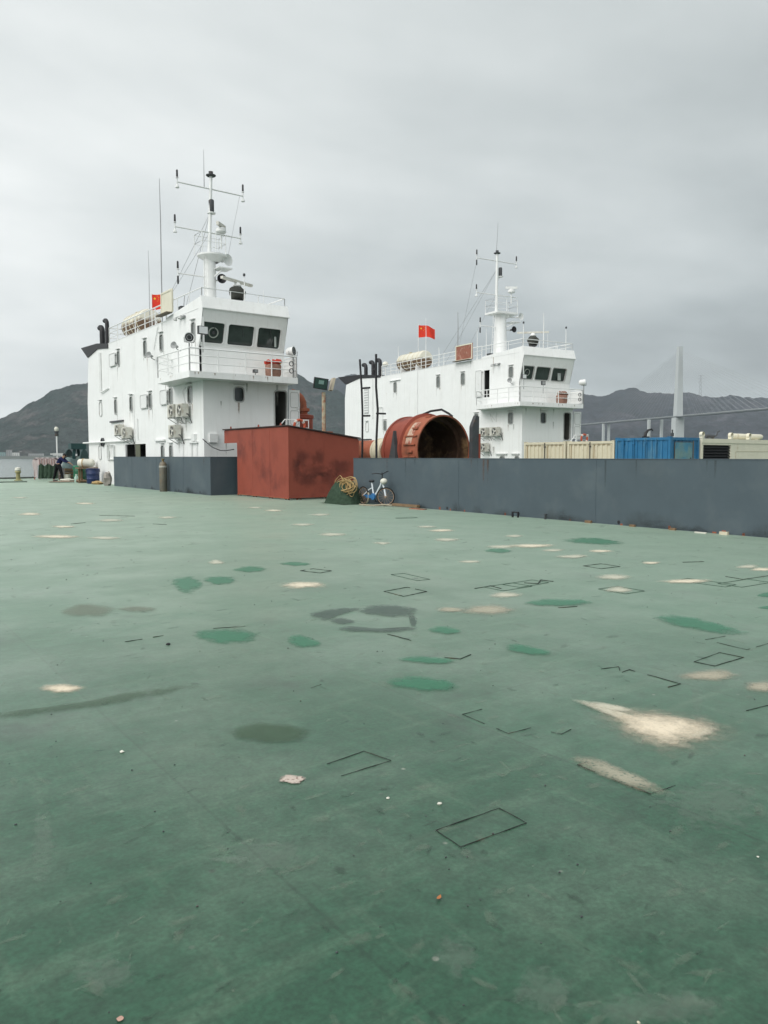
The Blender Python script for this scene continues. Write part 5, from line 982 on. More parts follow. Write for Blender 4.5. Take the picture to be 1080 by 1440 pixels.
MB().tube([(0,-.6,0),(.0,-.6,2.3),(.03,-.66,3.6),(.0,-.58,4.6),(.0,-.58,6.0)], .05, 8).build('post', BLACK, rk)
for a, b in (((0,.5,4.62),(0,-.1,4.6)),((0,.44,3.4),(0,-.1,3.38)),((0,-.62,3.46),(0,-1.25,3.42)),((0,-.6,5.35),(0,-.4,5.35))): MB().tube([a, b], .045, 6).build('rung', BLACK, rk)
rc = thing('vent_drum', 'brown red upright vent drum with a bent pipe on top behind the red shelter', 'vent', (19.25, 33.0, 0))
MB().lathe([(.46,0),(.46,3.45),(.5,3.46),(.5,3.62),(.3,3.66),(.001,3.66)], (0,0,0), (0,0,1), 22).build('body', REDOX, rc)
MB().lathe([(.20,3.66),(.20,3.8),(.30,3.82),(.30,3.95),(.2,3.97)], (0,0,0), (0,0,1), 16).build('collar', RUST, rc)
MB().tube([(0,0,3.95),(0,.02,4.25),(-.1,.05,4.5),(-.3,.1,4.7),(-.55,.2,4.8)], [.17,.16,.14,.12,.11], 10).build('bent_pipe', RUST, rc)
lp = thing('floodlight_pole', 'rust stained pole carrying a dark green glassed floodlight box above the red shelter', 'light pole', (17.55, 28.4, 0))
MB().tube([(0,0,0),(.02,.0,2.6),(.05,.05,4.35)], .085, 8).build('pole', mat('stained_pole', (.42,.38,.27), .7, var=.2, col2=(.28,.11,.06), mix_scale=3, mix_lo=.45, mix_hi=.6), lp)
MB().box(-.12,.42,-.1,.1,2.55,2.68).build('bracket', RUST, lp, smooth=False)
hd = MB().box(-.30,.30,-.16,.12,-.24,.24).build('lamp_housing', BLACK, lp, loc=(-.12,.02,4.72), rot=(.12,.14,-R(25)), smooth=False)
MB().box(-.26,.26,-.175,-.162,-.20,.20).build('lamp_glass', mat('green_tinted_glass', (.018,.045,.038), .15, .6, var=.4, scale=6), hd, smooth=False)
MB().box(-.10,.12,-.185,-.176,-.02,.14).build('reflector', mat('pale_reflector', (.16,.26,.23), .3), hd, smooth=False)
MB().box(-.05,.05,-.26,.26,-.28,.26).build('side_shade', mat('cream_shade', (.50,.44,.34), .6, var=.15), lp, loc=(.46,.02,4.72), rot=(0,.24,-R(20)), smooth=False)

# ------------------------------------------------------------------ second barge deck and its containers
deckB = MB().box(-5.6, 46, -60, 70, -1.2, 0).build('neighbouring_deck', DECKM, smooth=False, kind='structure', loc=HB.o, rot=(0,0,HB.rz))
MB().box(-5.4, 45.8, -59.8, 69.8, -6, -1.2).build('neighbouring_hull', DGREY, smooth=False, kind='structure', loc=HB.o, rot=(0,0,HB.rz))
def container(x, y, l, w, h, m, lab, rot=0.0, bars=(), dark=None):
    """box along +y (length) with corrugated sides, frame posts and locking bars on the side facing -x"""
    t = thing('container', lab, 'container', (x, y, -.15), rot, 'containers behind the right bulwark')
    MB().box(.06, w-.06, .06, l-.06, .12, h-.05).build('walls', m, t, smooth=False)
    fm = MB()
    for xx in (0, w-.12):
        for yy in (0, l-.12): fm.box(xx, xx+.12, yy, yy+.12, 0, h)
    for xx in (.0, w-.1): fm.box(xx, xx+.10, .121, l-.121, h-.13, h-.002); fm.box(xx, xx+.10, .121, l-.121, .0, .16)
    for yy in (.0, l-.1): fm.box(.121, w-.121, yy, yy+.10, h-.13, h-.002); fm.box(.121, w-.121, yy, yy+.10, .0, .16)
    fm.build('corner_frame', m, t, smooth=False)
    cr = MB(); n = int((l-.3)/.28)
    for k in range(n): y0 = .16 + k*(l-.32)/n; cr.box(.025, .059, y0, y0+.13, .17, h-.14)
    n = int((w-.3)/.28)
    for k in range(n): x0 = .16 + k*(w-.32)/n; cr.box(x0, x0+.13, .025, .059, .17, h-.14)
    cr.build('corrugation', m, t, smooth=False)
    for b in bars: MB().tube([(-.035, b, .05),(-.035, b, h-.04)], .028, 6).box(-.05,.02,b-.05,b+.05,h-.3,h-.22).build('locking_bar', dark or m, t)
    for yy in (.0, l-.16): MB().box(-.01, .17, yy-.01, yy+.17, h+.001, h+.03).build('corner_casting', m, t, smooth=False)
    return t
SEAL = mat('container_seal', (.10,.09,.075), .8)
cA = container(32.25, 24.45, 3.02, 2.42, 2.54, CREAM, 'cream container nearest the blue one, in the row before the farther deckhouse', 0, (1.5,), SEAL)
cB = container(32.28, 27.62, 3.02, 2.42, 2.54, CREAM, 'cream container at the left end of the row, touching the deckhouse corner in view', 0, (1.45,), SEAL)
for t in (cA, cB):
    for y in (.75, 2.25):
        m = MB(); ring_frame(m, (.022, y, 1.35), *UX, 1.05, 2.0, .05, .02, .006); recalc(m.build('panel_frame', mat('cream_panel_edge', (.42,.33,.2), .7), t))
cC = container(32.2, 21.25, 3.1, 2.42, 2.66, BLUE, 'blue steel container with a faded door behind the right bulwark', 0, (.75,1.35,2.0,2.6))
d = MB().box(.42,1.78,-.03,.02,.2,2.42).build('door', BLUE2, cC, smooth=False); MB().box(1.60,1.66,-.06,-.031,1.2,1.7).build('handle', BLACK, d, smooth=False); MB().tube([(1.85,-.03,.2),(1.85,-.03,2.5)], .03, 6).build('hinge_bar', SEAL, cC)
m = MB(); ring_frame(m, (1.1,.021,1.31), *UY, 1.38, 2.24, .03, .03, .012); recalc(m.build('door_seal', SEAL, cC))
MB().box(.3,.42,.1,.2,2.70,2.86).tube([(.36,.15,2.86),(.36,.15,3.02)], .04, 6).build('lashing_lug', DGREY, cC)
gs = thing('generator_container', 'pale cream generator container with black louvres at the right edge behind the bulwark', 'container', (34.75, 21.2, -.15))
gp = MB(); wall_grid(gp, (0,0,0), (1,0,0), (0,0,1), (0, 6.6), (0, 2.62), [(.12,2.62,1.0,2.32)], .16, (0,-1,0)); gp.add([(0,0,0),(0,2.4,0),(0,2.4,2.62),(0,0,2.62),(6.6,0,0),(6.6,2.4,0),(6.6,2.4,2.62),(6.6,0,2.62)], [(0,1,2,3),(4,7,6,5),(1,5,6,2),(3,2,6,7)]); gp.build('walls', CREAM2, gs, smooth=False)
MB().box(.12,2.62,.161,.18,1.0,2.32).build('louvre_back', BLACK, gs, smooth=False)
for k in range(9):
    z = 1.05 + k*.143; MB().add([(.13,.02,z),(2.61,.02,z),(2.61,.15,z+.10),(.13,.15,z+.10),(.13,.02,z-.015),(2.61,.02,z-.015)], [(0,1,2,3),(4,5,1,0)]).build('louvre_slat', BLACK, gs, smooth=False)
m = MB(); ring_frame(m, (4.75,-.002,1.2), *UY, 3.3, 1.6, .02, .025, .01); recalc(m.build('panel_frame', mat('cream_panel_shade', (.50,.46,.34), .6), gs))
MB().box(-.02,6.62,-.03,.0,2.42,2.63).build('top_rail', CREAM2, gs, smooth=False)
for x in (.06, 2.66, 4.4): MB().box(x-.06,x+.1,-.02,.16,2.64,2.8).lathe([(.13,-.08),(.13,.08),(.001,.08)], (x+.02,.06,2.83), (0,1,0), 12).build('lifting_lug', CREAM2, gs)
fp = thing('fuel_tank', 'long cream tank lying on top of the generator container', 'tank', (38.5, 21.9, 2.48)); MB().lathe([(.001,0),(.13,.02),(.15,.1),(.15,3.0),(.13,3.1),(.001,3.12)], (0,0,.18), (1,0,0), 16).build('shell', CREAM2, fp); [MB().box(x,x+.1,-.16,.16,0,.06).build('saddle', CREAM2, fp, smooth=False) for x in (.4, 2.4)]
ex = thing('engine_silencer', 'small dark silencer with a bent pipe on top of the generator container', 'silencer', (36.2, 21.9, 2.48)); MB().lathe([(.001,0),(.07,.02),(.08,.1),(.08,.75),(.001,.8)], (0,0,.16), (1,0,0), 12).build('body', DGREY, ex); MB().tube([(.8,0,.16),(1.0,0,.2),(1.1,0,.38),(1.25,0,.42)], .04, 7).build('pipe', DGREY, ex); [MB().box(x,x+.08,-.06,.06,0,.1).build('leg', DGREY, ex, smooth=False) for x in (.1, .6)]
cr = thing('deck_crane', 'small black hook shaped deck crane beyond the blue container', 'crane', (51.6, 36.2, -.15))
MB().lathe([(.35,0),(.28,2.6),(.42,2.7),(.42,3.0),(.001,3.0)], (0,0,0), (0,0,1), 12).build('pedestal', REDBRN, cr)
MB().box(-.2,.2,-.2,.2,3.0,3.3).build('cab', BLACK, cr, smooth=False); MB().tube([(-.1,0,3.3),(-.05,-.02,3.55),(.12,-.1,3.78),(.36,-.25,3.86),(.44,-.3,3.74)], [.12,.12,.09,.07,.05], 8).build('boom', BLACK, cr)

# ------------------------------------------------------------------ gas cylinder, bicycle, net and rope by the walls
gc = thing('gas_cylinder', 'brown grey steel gas cylinder standing against the bulwark on the left', 'gas cylinder', (12.64, 34.4, 0))
MB().lathe([(.001,0),(.165,.0),(.175,.03),(.175,1.18),(.165,1.26),(.13,1.33),(.07,1.37),(.045,1.38)], (0,0,0), (0,0,1), 20).build('body', STEEL, gc)
MB().lathe([(.05,1.37),(.05,1.47),(.10,1.47),(.10,1.5),(.001,1.5)], (0,0,0), (0,0,1), 12).build('valve', mat('brass', (.25,.18,.08), .4, metal=.6), gc); MB().lathe([(.178,1.10),(.182,1.11),(.182,1.17),(.178,1.18)], (0,0,0), (0,0,1), 20).build('shoulder_band', mat('pale_band', (.42,.41,.36), .6), gc)

bk = thing('bicycle', 'white and blue step through bicycle leaning on the bulwark by the rope coil', 'bicycle', (14.62, 20.45, 0), 0)
def wheel(o, ax, name):
    ax = Vector(ax).normalized(); n = 26; a = ax.cross(Vector((0,0,1))).normalized(); b = Vector((0,0,1)); o = Vector(o)
    t = MB().tube([o + (a*math.cos(2*math.pi*k/n) + b*math.sin(2*math.pi*k/n))*.285 for k in range(n)], .022, 6, closed=True).build(name, RUBBER, bk)
    MB().tube([o + (a*math.cos(2*math.pi*k/n) + b*math.sin(2*math.pi*k/n))*.262 for k in range(n)], .012, 5, closed=True).build('rim', mat('rusty_rim', (.38,.27,.19), .5), t)
    s = MB()
    for k in range(14): q = o + (a*math.cos(2*math.pi*k/14) + b*math.sin(2*math.pi*k/14))*.258; s.beam(o, q, .006)
    s.lathe([(.001,-.05),(.03,-.045),(.03,.045),(.001,.05)], o, ax, 10); s.build('spokes', mat('rusty_rim', (.38,.27,.19), .5), t); return t
wheel((-.05,.62,.307), (1,0,.03), 'wheel'); wheel((.05,-.50,.307), (1,.9,.02), 'wheel')
MB().tube([(0,.08,.30),(0,.16,.55),(0,.20,.74)], .026, 7).tube([(0,.08,.29),(0,-.08,.42),(.02,-.26,.66),(.02,-.33,.80)], .034, 7).tube([(-.05,.62,.31),(-.02,.36,.5),(0,.17,.58)], .018, 6).build('frame', BIKEW, bk)
MB().tube([(-.05,.62,.31),(0,.08,.29)], .022, 6).box(-.07,-.03,.02,.46,.24,.34).lathe([(.001,-.03),(.11,-.025),(.11,.025),(.001,.03)], (-.05,.06,.29), (1,0,0), 16).build('chain_case', BIKEB, bk)
MB().tube([(.02,-.32,.78),(.02,-.35,.95),(.02,-.34,1.08)], .018, 6).tube([(-.30,-.22,1.04),(-.2,-.33,1.06),(.02,-.35,1.03),(.2,-.38,1.12),(.30,-.30,1.12)], .016, 6).build('handlebar', BLACK, bk)
MB().tube([(.02,-.33,.80),(.03,-.44,.58),(.05,-.50,.31)], .03, 6).build('fork', BIKEW, bk)
MB().blob((.02,-.44,.80), (.12,.12,.10), seed=2, amp=.03).build('headlight', WHITEP, bk); MB().blob((0,.22,.79), (.08,.13,.045), seed=4, amp=.06).build('saddle', BLACK, bk)
MB().lathe([(.31,-.035),(.325,0),(.31,.035)], (-.05,.62,.307), (1,0,0), 18, R(-20), R(150)).build('mudguard', mat('cream_mudguard', (.55,.48,.36), .5), bk)
MB().beam((.0,.10,.30),(.10,.12,.12),.02).box(.07,.15,.09,.17,.10,.12).build('pedal', BLACK, bk, smooth=False); MB().tube([(.03,.12,.3),(.2,.2,.0)], .012, 5).build('kick_stand', MGREY, bk)

net = thing('net_heap', 'heap of dark green netting against the red shelter behind the bicycle', 'net', (14.38, 21.98, 0))
mb = MB(); nu, nv = 26, 18; vs = []
for j in range(nv+1):
    for i in range(nu+1):
        u = i/nu*2-1; v = j/nv*2-1; e = max(0, 1 - (abs(u)**2.4 + abs(v)**2.4))**.55
        x = u*.50; y = v*.80; zz = (.78*e)*(1 - .38*v*1.0 if v > 0 else 1 + .05*v) + .11*noise.noise(Vector((u*3, v*3, 2)))*e + .06*math.sin(u*9+v*6)*e + .10*abs(noise.noise(Vector((u*7+3, v*5, 1))))*e
        vs.append((x, y, max(0, zz)))
mb.add(vs, [(j*(nu+1)+i, j*(nu+1)+i+1, (j+1)*(nu+1)+i+1, (j+1)*(nu+1)+i) for j in range(nv) for i in range(nu)]); mb.build('netting', NETG, net)
rp = thing('rope_coil', 'tangled coil of tan rope thrown over the green net heap', 'rope', (14.36, 21.62, .60))
for k in range(17):
    n = 30; a = rnd.uniform(.2, .38); b = rnd.uniform(.16, .30); ph = rnd.uniform(0, 6.3); tx = rnd.uniform(-.35, .25); oy = rnd.uniform(-.55,.22); oz = rnd.uniform(-.08, .12)-.12*abs(oy); ox = rnd.uniform(-.30, -.14)
    pts = []
    for i in range(n):
        t = 2*math.pi*i/n; y = a*math.cos(t); z = b*math.sin(t); pts.append((ox + tx*z + .25*z + .03*math.sin(3*t+ph), y*1.05 + oy + .03*math.sin(2*t+ph), z + oz + .02*math.cos(3*t)))
    MB().tube(pts, .0125, 5, closed=True).build('rope_loop', ROPEM, rp)
hz = MB().tube([(14.3,20.9,.02),(14.25,20.6,.02),(14.35,20.2,.02),(14.6,19.95,.05),(14.75,19.7,.03)], .03, 6).build('hose_end', mat('pale_hose', (.34,.30,.22), .8)); tag(hz, 'pale hose lying on the deck under the bicycle', 'hose')

# ------------------------------------------------------------------ far left corner of the deck
def drum(x, y, r, h, m, lab, lid=None):
    t = thing('plastic_drum', lab, 'drum', (x, y, 0), 0, 'plastic drums by the nearer deckhouse')
    MB().lathe([(.001,0),(r*.93,0),(r,.05),(r,h*.3),(r*1.03,h*.32),(r,h*.35),(r,h*.65),(r*1.03,h*.67),(r,h*.7),(r,h*.93),(r*.95,h),(.001,h)], (0,0,0), (0,0,1), 20).build('barrel', m, t)
    MB().lathe([(r*1.04,h-.06),(r*1.06,h-.04),(r*1.06,h+.0),(r*.98,h+.02),(.001,h+.02)], (0,0,0), (0,0,1), 20).build('lid', lid or m, t)
    for a in (0, 3.1): MB().box(-.05,.05,-.02,.02,-.08,.08).build('handle', lid or m, t, loc=(r*1.04*math.cos(a), r*1.04*math.sin(a), h*.85), rot=(0,0,a+1.57), smooth=False)
drum(13.35, 51.3, .36, 1.0, GREEND, 'green plastic drum left of the deckhouse corner, beside the blue drum', mat('pale_green_lid', (.06,.24,.14), .5))
drum(12.98, 46.9, .36, .88, BLUED, 'dark blue plastic drum in front of the deckhouse corner')
wd = thing('white_jerrican', 'white plastic barrel lying on its side above the blue drum', 'barrel', (13.0, 48.4, .95)); MB().lathe([(.001,-.48),(.2,-.46),(.25,-.38),(.25,-.12),(.265,-.1),(.25,-.08),(.25,.38),(.2,.46),(.06,.48),(.06,.55),(.001,.55)], (0,0,.26), (.8,-.6,0), 18).build('barrel', WHITEP, wd); MB().lathe([(.255,-.2),(.275,-.19),(.275,-.13),(.255,-.12)], (0,0,.26), (.8,-.6,0), 18).build('hoop', mat('tan_strap', (.45,.34,.2), .7), wd)
pl = thing('timber_stand', 'rough timber stand carrying the white barrel behind the blue drum', 'stand', (13.0, 48.4, 0))
for dx, dy in ((-.35,.25),(.35,-.25),(-.15,.45),(.5,-.05)): MB().box(dx-.05,dx+.05,dy-.05,dy+.05,0,.86).build('leg', WOOD, pl, smooth=False)
MB().box(-.5,.6,-.35,.55,.86,.94).build('top', WOOD, pl, smooth=False)
wn = thing('mooring_winch', 'teal mooring winch half hidden by the aft corner of the nearer deckhouse', 'winch', (14.3, 55.6, 0))
MB().box(-.7,.8,-.6,.6,0,.5).build('base', TEAL, wn, smooth=False); MB().lathe([(.28,-.5),(.28,.5)], (0,0,1.35), (.8,-.6,0), 18).build('spool', mat('wound_rope', (.12,.16,.15), .9, bump=.8, bscale=30), wn)
for s in (-.55,.5): MB().lathe([(.001,s),(.75,s),(.75,s+.06),(.001,s+.06)], (0,0,1.35), (.8,-.6,0), 26).build('flange', TEAL, wn)
MB().beam((-.35,-.3,.5),(-.1,-.05,2.45),.16).beam((.4,.3,.5),(.1,.1,2.45),.16).box(-.4,.6,-.3,.5,2.1,2.5).build('housing', TEAL, wn, smooth=False)
cvv = thing('covered_machine', 'machine under a grey blue cover between the leaning person and the green drum', 'machine', (13.55, 54.0, 0)); MB().blob((0,0,.9), (.55,.5,.62), seed=9, amp=.22, fr=1.6).build('cover', mat('grey_blue_cover', (.12,.17,.17), .8, bump=.6, bscale=6, var=.25), cvv); MB().blob((.55,-.35,.78), (.4,.4,.38), seed=5, amp=.25).build('net', NETG, cvv)
for dx, dy in ((-.3,-.2),(.3,.2),(.3,-.3),(-.2,.3)): MB().box(dx-.04,dx+.04,dy-.04,dy+.04,0,.5).build('leg', MGREY, cvv, smooth=False)
bf = thing('timber_crate', 'slatted timber crate just behind the leaning person', 'crate', (12.95, 52.9, 0), .4)
MB().box(-.26,.26,-.24,.24,.02,.80).build('core', DGREY, bf, smooth=False)
for k in range(4):
    for y0, y1 in ((-.29,-.252),(.252,.29)): MB().box(-.32,.32,y0,y1,.04+k*.21,.19+k*.21).build('slat', WOOD, bf, smooth=False)
pl = thing('white_pail', 'small white pail on the deck left of the green drum', 'pail', (12.75, 51.9, 0)); MB().lathe([(.001,0),(.15,0),(.2,.42),(.215,.42),(.215,.45),(.19,.44),(.16,.03),(.001,.03)], (0,0,0), (0,0,1), 16).build('tub', WHITEP, pl); MB().tube([(-.2,0,.42),(-.14,0,.56),(0,0,.6),(.14,0,.56),(.2,0,.42)], .008, 5).build('handle', MGREY, pl)
def lump(name, lab, cat, m, loc, rad, seed): o = MB().blob((0,0,rad[2]*.8), rad, seed=seed, amp=.3).build(name, m, loc=loc); tag(o, lab, cat)
lump('white_sack', 'flat whitish sack on the deck at the feet of the leaning person', 'sack', WHITEP, (12.6,51.2,0), (.4,.3,.12), 3)
lump('rope_pile', 'brown rope pile along the deck edge below the blue drum', 'rope', ROPEM, (12.85,45.6,0), (.25,.7,.1), 6)
lump('rope_pile', 'brown rope pile by the foot of the green drum', 'rope', mat('brown_rope', (.22,.15,.09), .9, bump=.8, bscale=20), (12.95,49.2,0), (.3,.8,.11), 8)
lump('canvas_sack', 'pale grey sack slumped against the corner of the left bulwark', 'sack', mat('grey_sack', (.30,.28,.25), .9, bump=.5, bscale=9), (12.72,43.2,0), (.22,.3,.42), 14)
lump('tan_sheet', 'tan sheet spread on the deck between the person and the drums', 'sheet', mat('tan_sheet', (.34,.27,.2), .8), (12.2,50.6,0), (.75,.5,.05), 16)
dl = thing('white_bottle', 'small pale green bottle by the blue drum', 'bottle', (12.8, 49.9, 0)); MB().lathe([(.001,0),(.12,0),(.13,.3),(.06,.4),(.05,.46),(.001,.46)], (0,0,0), (0,0,1), 12).build('bottle', mat('pale_green_plastic', (.36,.52,.44), .4), dl); MB().lathe([(.055,.44),(.055,.5),(.001,.5)], (0,0,0), (0,0,1), 10).build('cap', WHITEP, dl)
tp = thing('tarpaulin_rack', 'frame draped with a pink and white tarpaulin and green net at the far deck edge', 'rack', (12.95, 57.6, 0), -R(36))
mb = MB(); nu, nv = 24, 12; vs = []
for j in range(nv+1):
    for i in range(nu+1):
        u = i/nu*2-1; v = j/nv; y = -.45 + min(v/.35, 1)*.9 if v < .35 else .45; z = 1.48 if v < .35 else 1.48 - (v-.35)/.65*(1.35 if abs(u) > .72 else .5)
        if v >= .35: y = -.47
        vs.append((u*.9 + (.06*math.sin(v*9) if abs(u) > .7 else 0), y + .03*math.sin(i*1.9)*v, z + .05*math.sin(i*1.3)))
mb.add(vs, [(j*(nu+1)+i, j*(nu+1)+i+1, (j+1)*(nu+1)+i+1, (j+1)*(nu+1)+i) for j in range(nv) for i in range(nu)]); mb.build('tarpaulin', PINKT, tp)
mb = MB(); nu, nv = 22, 12
vs = [(-.5 + 1.35*i/nu, -.50 - .16*(1-j/nv)*(1+.6*noise.noise(Vector((i*.4, j*.3, 5)))) + .05*math.sin(i*1.3), .06 + .98*j/nv*(1 + .1*math.sin(i*.7))) for j in range(nv+1) for i in range(nu+1)]
mb.add(vs, [(j*(nu+1)+i, j*(nu+1)+i+1, (j+1)*(nu+1)+i+1, (j+1)*(nu+1)+i) for j in range(nv) for i in range(nu)]); mb.build('net', NETG, tp)
MB().box(-.45,.8,-.44,.3,.08,.9).build('load', DGREY, tp, smooth=False)
for k in range(7): x = -.45+k*.17; MB().box(x-.035,x+.035,-.51,-.495,1.05,1.42).build('strip', mat('dark_red_strip', (.34,.22,.21), .8), tp, smooth=False)
for x in (-.85,.85):
    for y in (-.4,.4): MB().box(x-.03,x+.03,y-.03,y+.03,0,1.42).build('leg', RUST, tp, smooth=False)
lp = thing('signal_lamp_pole', 'thin white pole with a stacked lamp at the far left deck edge', 'light pole', (13.75, 58.6, 0))
MB().tube([(0,0,0),(0,0,3.1)], .05, 8).build('pole', RAILM, lp); MB().lathe([(.001,3.05),(.12,3.08),(.14,3.15),(.10,3.3),(.17,3.32),(.17,3.4),(.10,3.42)], (0,0,0), (0,0,1), 12).build('lower_lamp', DGREY, lp); MB().lathe([(.1,3.42),(.15,3.5),(.15,3.62),(.08,3.72),(.001,3.74)], (0,0,0), (0,0,1), 12).build('upper_lamp', WHITEP, lp); MB().box(-.45,.45,-.04,.04,1.72,1.82).build('cross_bar', WTRIM, lp, smooth=False)
yb = thing('yellow_post', 'small yellowish mooring post with a pale cap standing alone at the far left', 'post', (10.55, 55.6, 0)); MB().lathe([(.001,0),(.26,0),(.26,.05),(.14,.08),(.13,.5),(.2,.55),(.16,.66)], (0,0,0), (0,0,1), 14).build('stem', YELL, yb); MB().lathe([(.13,.62),(.2,.7),(.17,.85),(.001,.9)], (0,0,0), (0,0,1), 14).build('cap', WHITEP, yb)
rl = MB().tube([(-16+k*2.2, 60.6, .06+.02*math.sin(k*2)) for k in range(14)], .07, 6).build('mooring_rope', mat('dark_rope', (.09,.10,.09), .9)); tag(rl, 'dark rope stretched along the far edge of the deck at left', 'rope')
rl = MB().tube([(-16+k*2.2, 52.2+.05*math.sin(k), .03) for k in range(13)], .035, 6).build('mooring_rope', mat('green_rope', (.10,.13,.11), .9)); tag(rl, 'thin rope lying across the deck in front of the yellowish post', 'rope')

# ------------------------------------------------------------------ the bending person
def skin(name, verts, edges, m, parent, root_i=0, sub=2):
    me = bpy.data.meshes.new(name); me.from_pydata([v[:3] for v in verts], edges, []); me.materials.append(m)
    o = bpy.data.objects.new(name, me); COL.objects.link(o); o.parent = parent
    s = o.modifiers.new('skin', 'SKIN'); me.skin_vertices.new() if not me.skin_vertices else None
    for i, v in enumerate(verts):
        rr = v[3] if isinstance(v[3], tuple) else (v[3], v[3]); me.skin_vertices[0].data[i].radius = rr; me.skin_vertices[0].data[i].use_root = (i == root_i)
    u = o.modifiers.new('subsurf', 'SUBSURF'); u.levels = sub; u.render_levels = sub
    me.shade_smooth(); return o
pe = thing('person', 'person in black trousers and navy top leaning forward with legs apart at the far left', 'person', (12.25, 52.05, 0), -R(36)); pe.scale = (1.12,)*3
bv = [(0,0,.96,.10),(.08,0,1.10,.11),(.19,0,1.25,.115),(.25,0,1.33,.09),(.31,0,1.41,.05),(.38,0,1.48,.085),(.43,0,1.50,.07),
      (.24,.18,1.31,.055),(.44,.22,1.12,.042),(.66,.16,1.02,.033),(.73,.13,.98,.03),(.24,-.18,1.31,.055),(.46,-.21,1.14,.042),(.70,-.14,1.08,.033),(.77,-.12,1.04,.03),
      (-.08,.09,.90,.085),(-.22,.14,.50,.058),(-.36,.17,.10,.04),(-.26,.17,.04,.035),(-.16,.17,.03,.025),
      (.08,-.09,.90,.085),(.22,-.13,.50,.058),(.34,-.16,.10,.04),(.44,-.16,.04,.035),(.54,-.16,.03,.025)]
be = [(0,1),(1,2),(2,3),(3,4),(4,5),(5,6),(2,7),(7,8),(8,9),(9,10),(2,11),(11,12),(12,13),(13,14),(0,15),(15,16),(16,17),(17,18),(18,19),(0,20),(20,21),(21,22),(22,23),(23,24)]
for hand in (10, 14):
    hx, hy, hz = bv[hand][:3]
    for k, (dx, dy, dz) in enumerate(((.06,-.025,-.05),(.075,-.008,-.055),(.072,.01,-.055),(.06,.027,-.05),(.03,.045,-.02))):
        i = len(bv); bv.append((hx+dx*.5, hy+dy, hz+dz*.5, .011)); bv.append((hx+dx, hy+dy*1.1, hz+dz*1.3, .009)); be += [(hand, i), (i, i+1)]
skin('body', bv, be, SKIN, pe, 0, 1)
tv = [(0,0,1.0,.15),(-.09,.10,.90,.125),(-.23,.145,.50,.085),(-.35,.17,.12,.065),(.09,-.10,.90,.125),(.23,-.135,.50,.085),(.34,-.16,.12,.065)]
skin('trousers', tv, [(0,1),(1,2),(2,3),(0,4),(4,5),(5,6)], CLOTHB, pe)
jv = [(.0,0,1.0,.155),(.04,0,1.06,.15),(.11,0,1.16,.15),(.20,0,1.27,.155),(.26,0,1.35,.09),(.24,.18,1.32,.085),(.43,.22,1.13,.065),(.60,.17,1.05,.05),(.24,-.18,1.32,.085),(.45,-.22,1.15,.065),(.64,-.15,1.10,.05)]
skin('jacket', jv, [(0,1),(1,2),(2,3),(3,4),(3,5),(5,6),(6,7),(3,8),(8,9),(9,10)], CLOTHN, pe)
MB().blob((.385,0,1.525), (.105,.095,.085), seed=1, amp=.05).build('hair', HAIR, pe)
for s, q in ((.0, (-.26,.17,.045)), (0, (.44,-.16,.045))): MB().blob(q, (.15,.055,.05), seed=2, amp=.03).build('shoe', BLACK, pe)
for y in (.03, -.03): MB().blob((.475,y,1.475), (.012,.014,.012), seed=1, amp=0, nu=6, nv=4).build('eye', BLACK, pe)
for y in (.088, -.088): MB().blob((.395,y,1.47), (.022,.012,.03), nu=6, nv=4, amp=0).build('ear', SKIN, pe)
MB().blob((.492,0,1.45), (.02,.014,.018), seed=1, amp=0, nu=6, nv=4).build('nose', SKIN, pe)
MB().blob((.472,0,1.415), (.008,.022,.006), seed=1, amp=0, nu=6, nv=4).build('mouth', REDBRN, pe)

# ------------------------------------------------------------------ water, hills, shore, bridge
ZW = -4.2
def water_mat():
    m = bpy.data.materials.new('grey_green_water'); m.use_nodes = True; nt = m.node_tree; N = nt.nodes; L = nt.links; b = N['Principled BSDF']
    b.inputs['Base Color'].default_value = (.095, .135, .12, 1); b.inputs['Roughness'].default_value = .22; b.inputs['IOR'].default_value = 1.33
    tc = N.new('ShaderNodeTexCoord'); n = N.new('ShaderNodeTexNoise'); n.inputs['Scale'].default_value = .35; n.inputs['Detail'].default_value = 6; L.new(tc.outputs['Object'], n.inputs['Vector'])
    bp = N.new('ShaderNodeBump'); bp.inputs['Strength'].default_value = .6; bp.inputs['Distance'].default_value = .35; L.new(n.outputs[0], bp.inputs['Height']); L.new(bp.outputs[0], b.inputs['Normal']); return m
S = 9000
MB().add([(-S,-S,0),(S,-S,0),(S,S,0),(-S,S,0)], [(0,1,2,3)]).build('water', water_mat(), smooth=False, loc=(0,0,ZW), kind='structure')

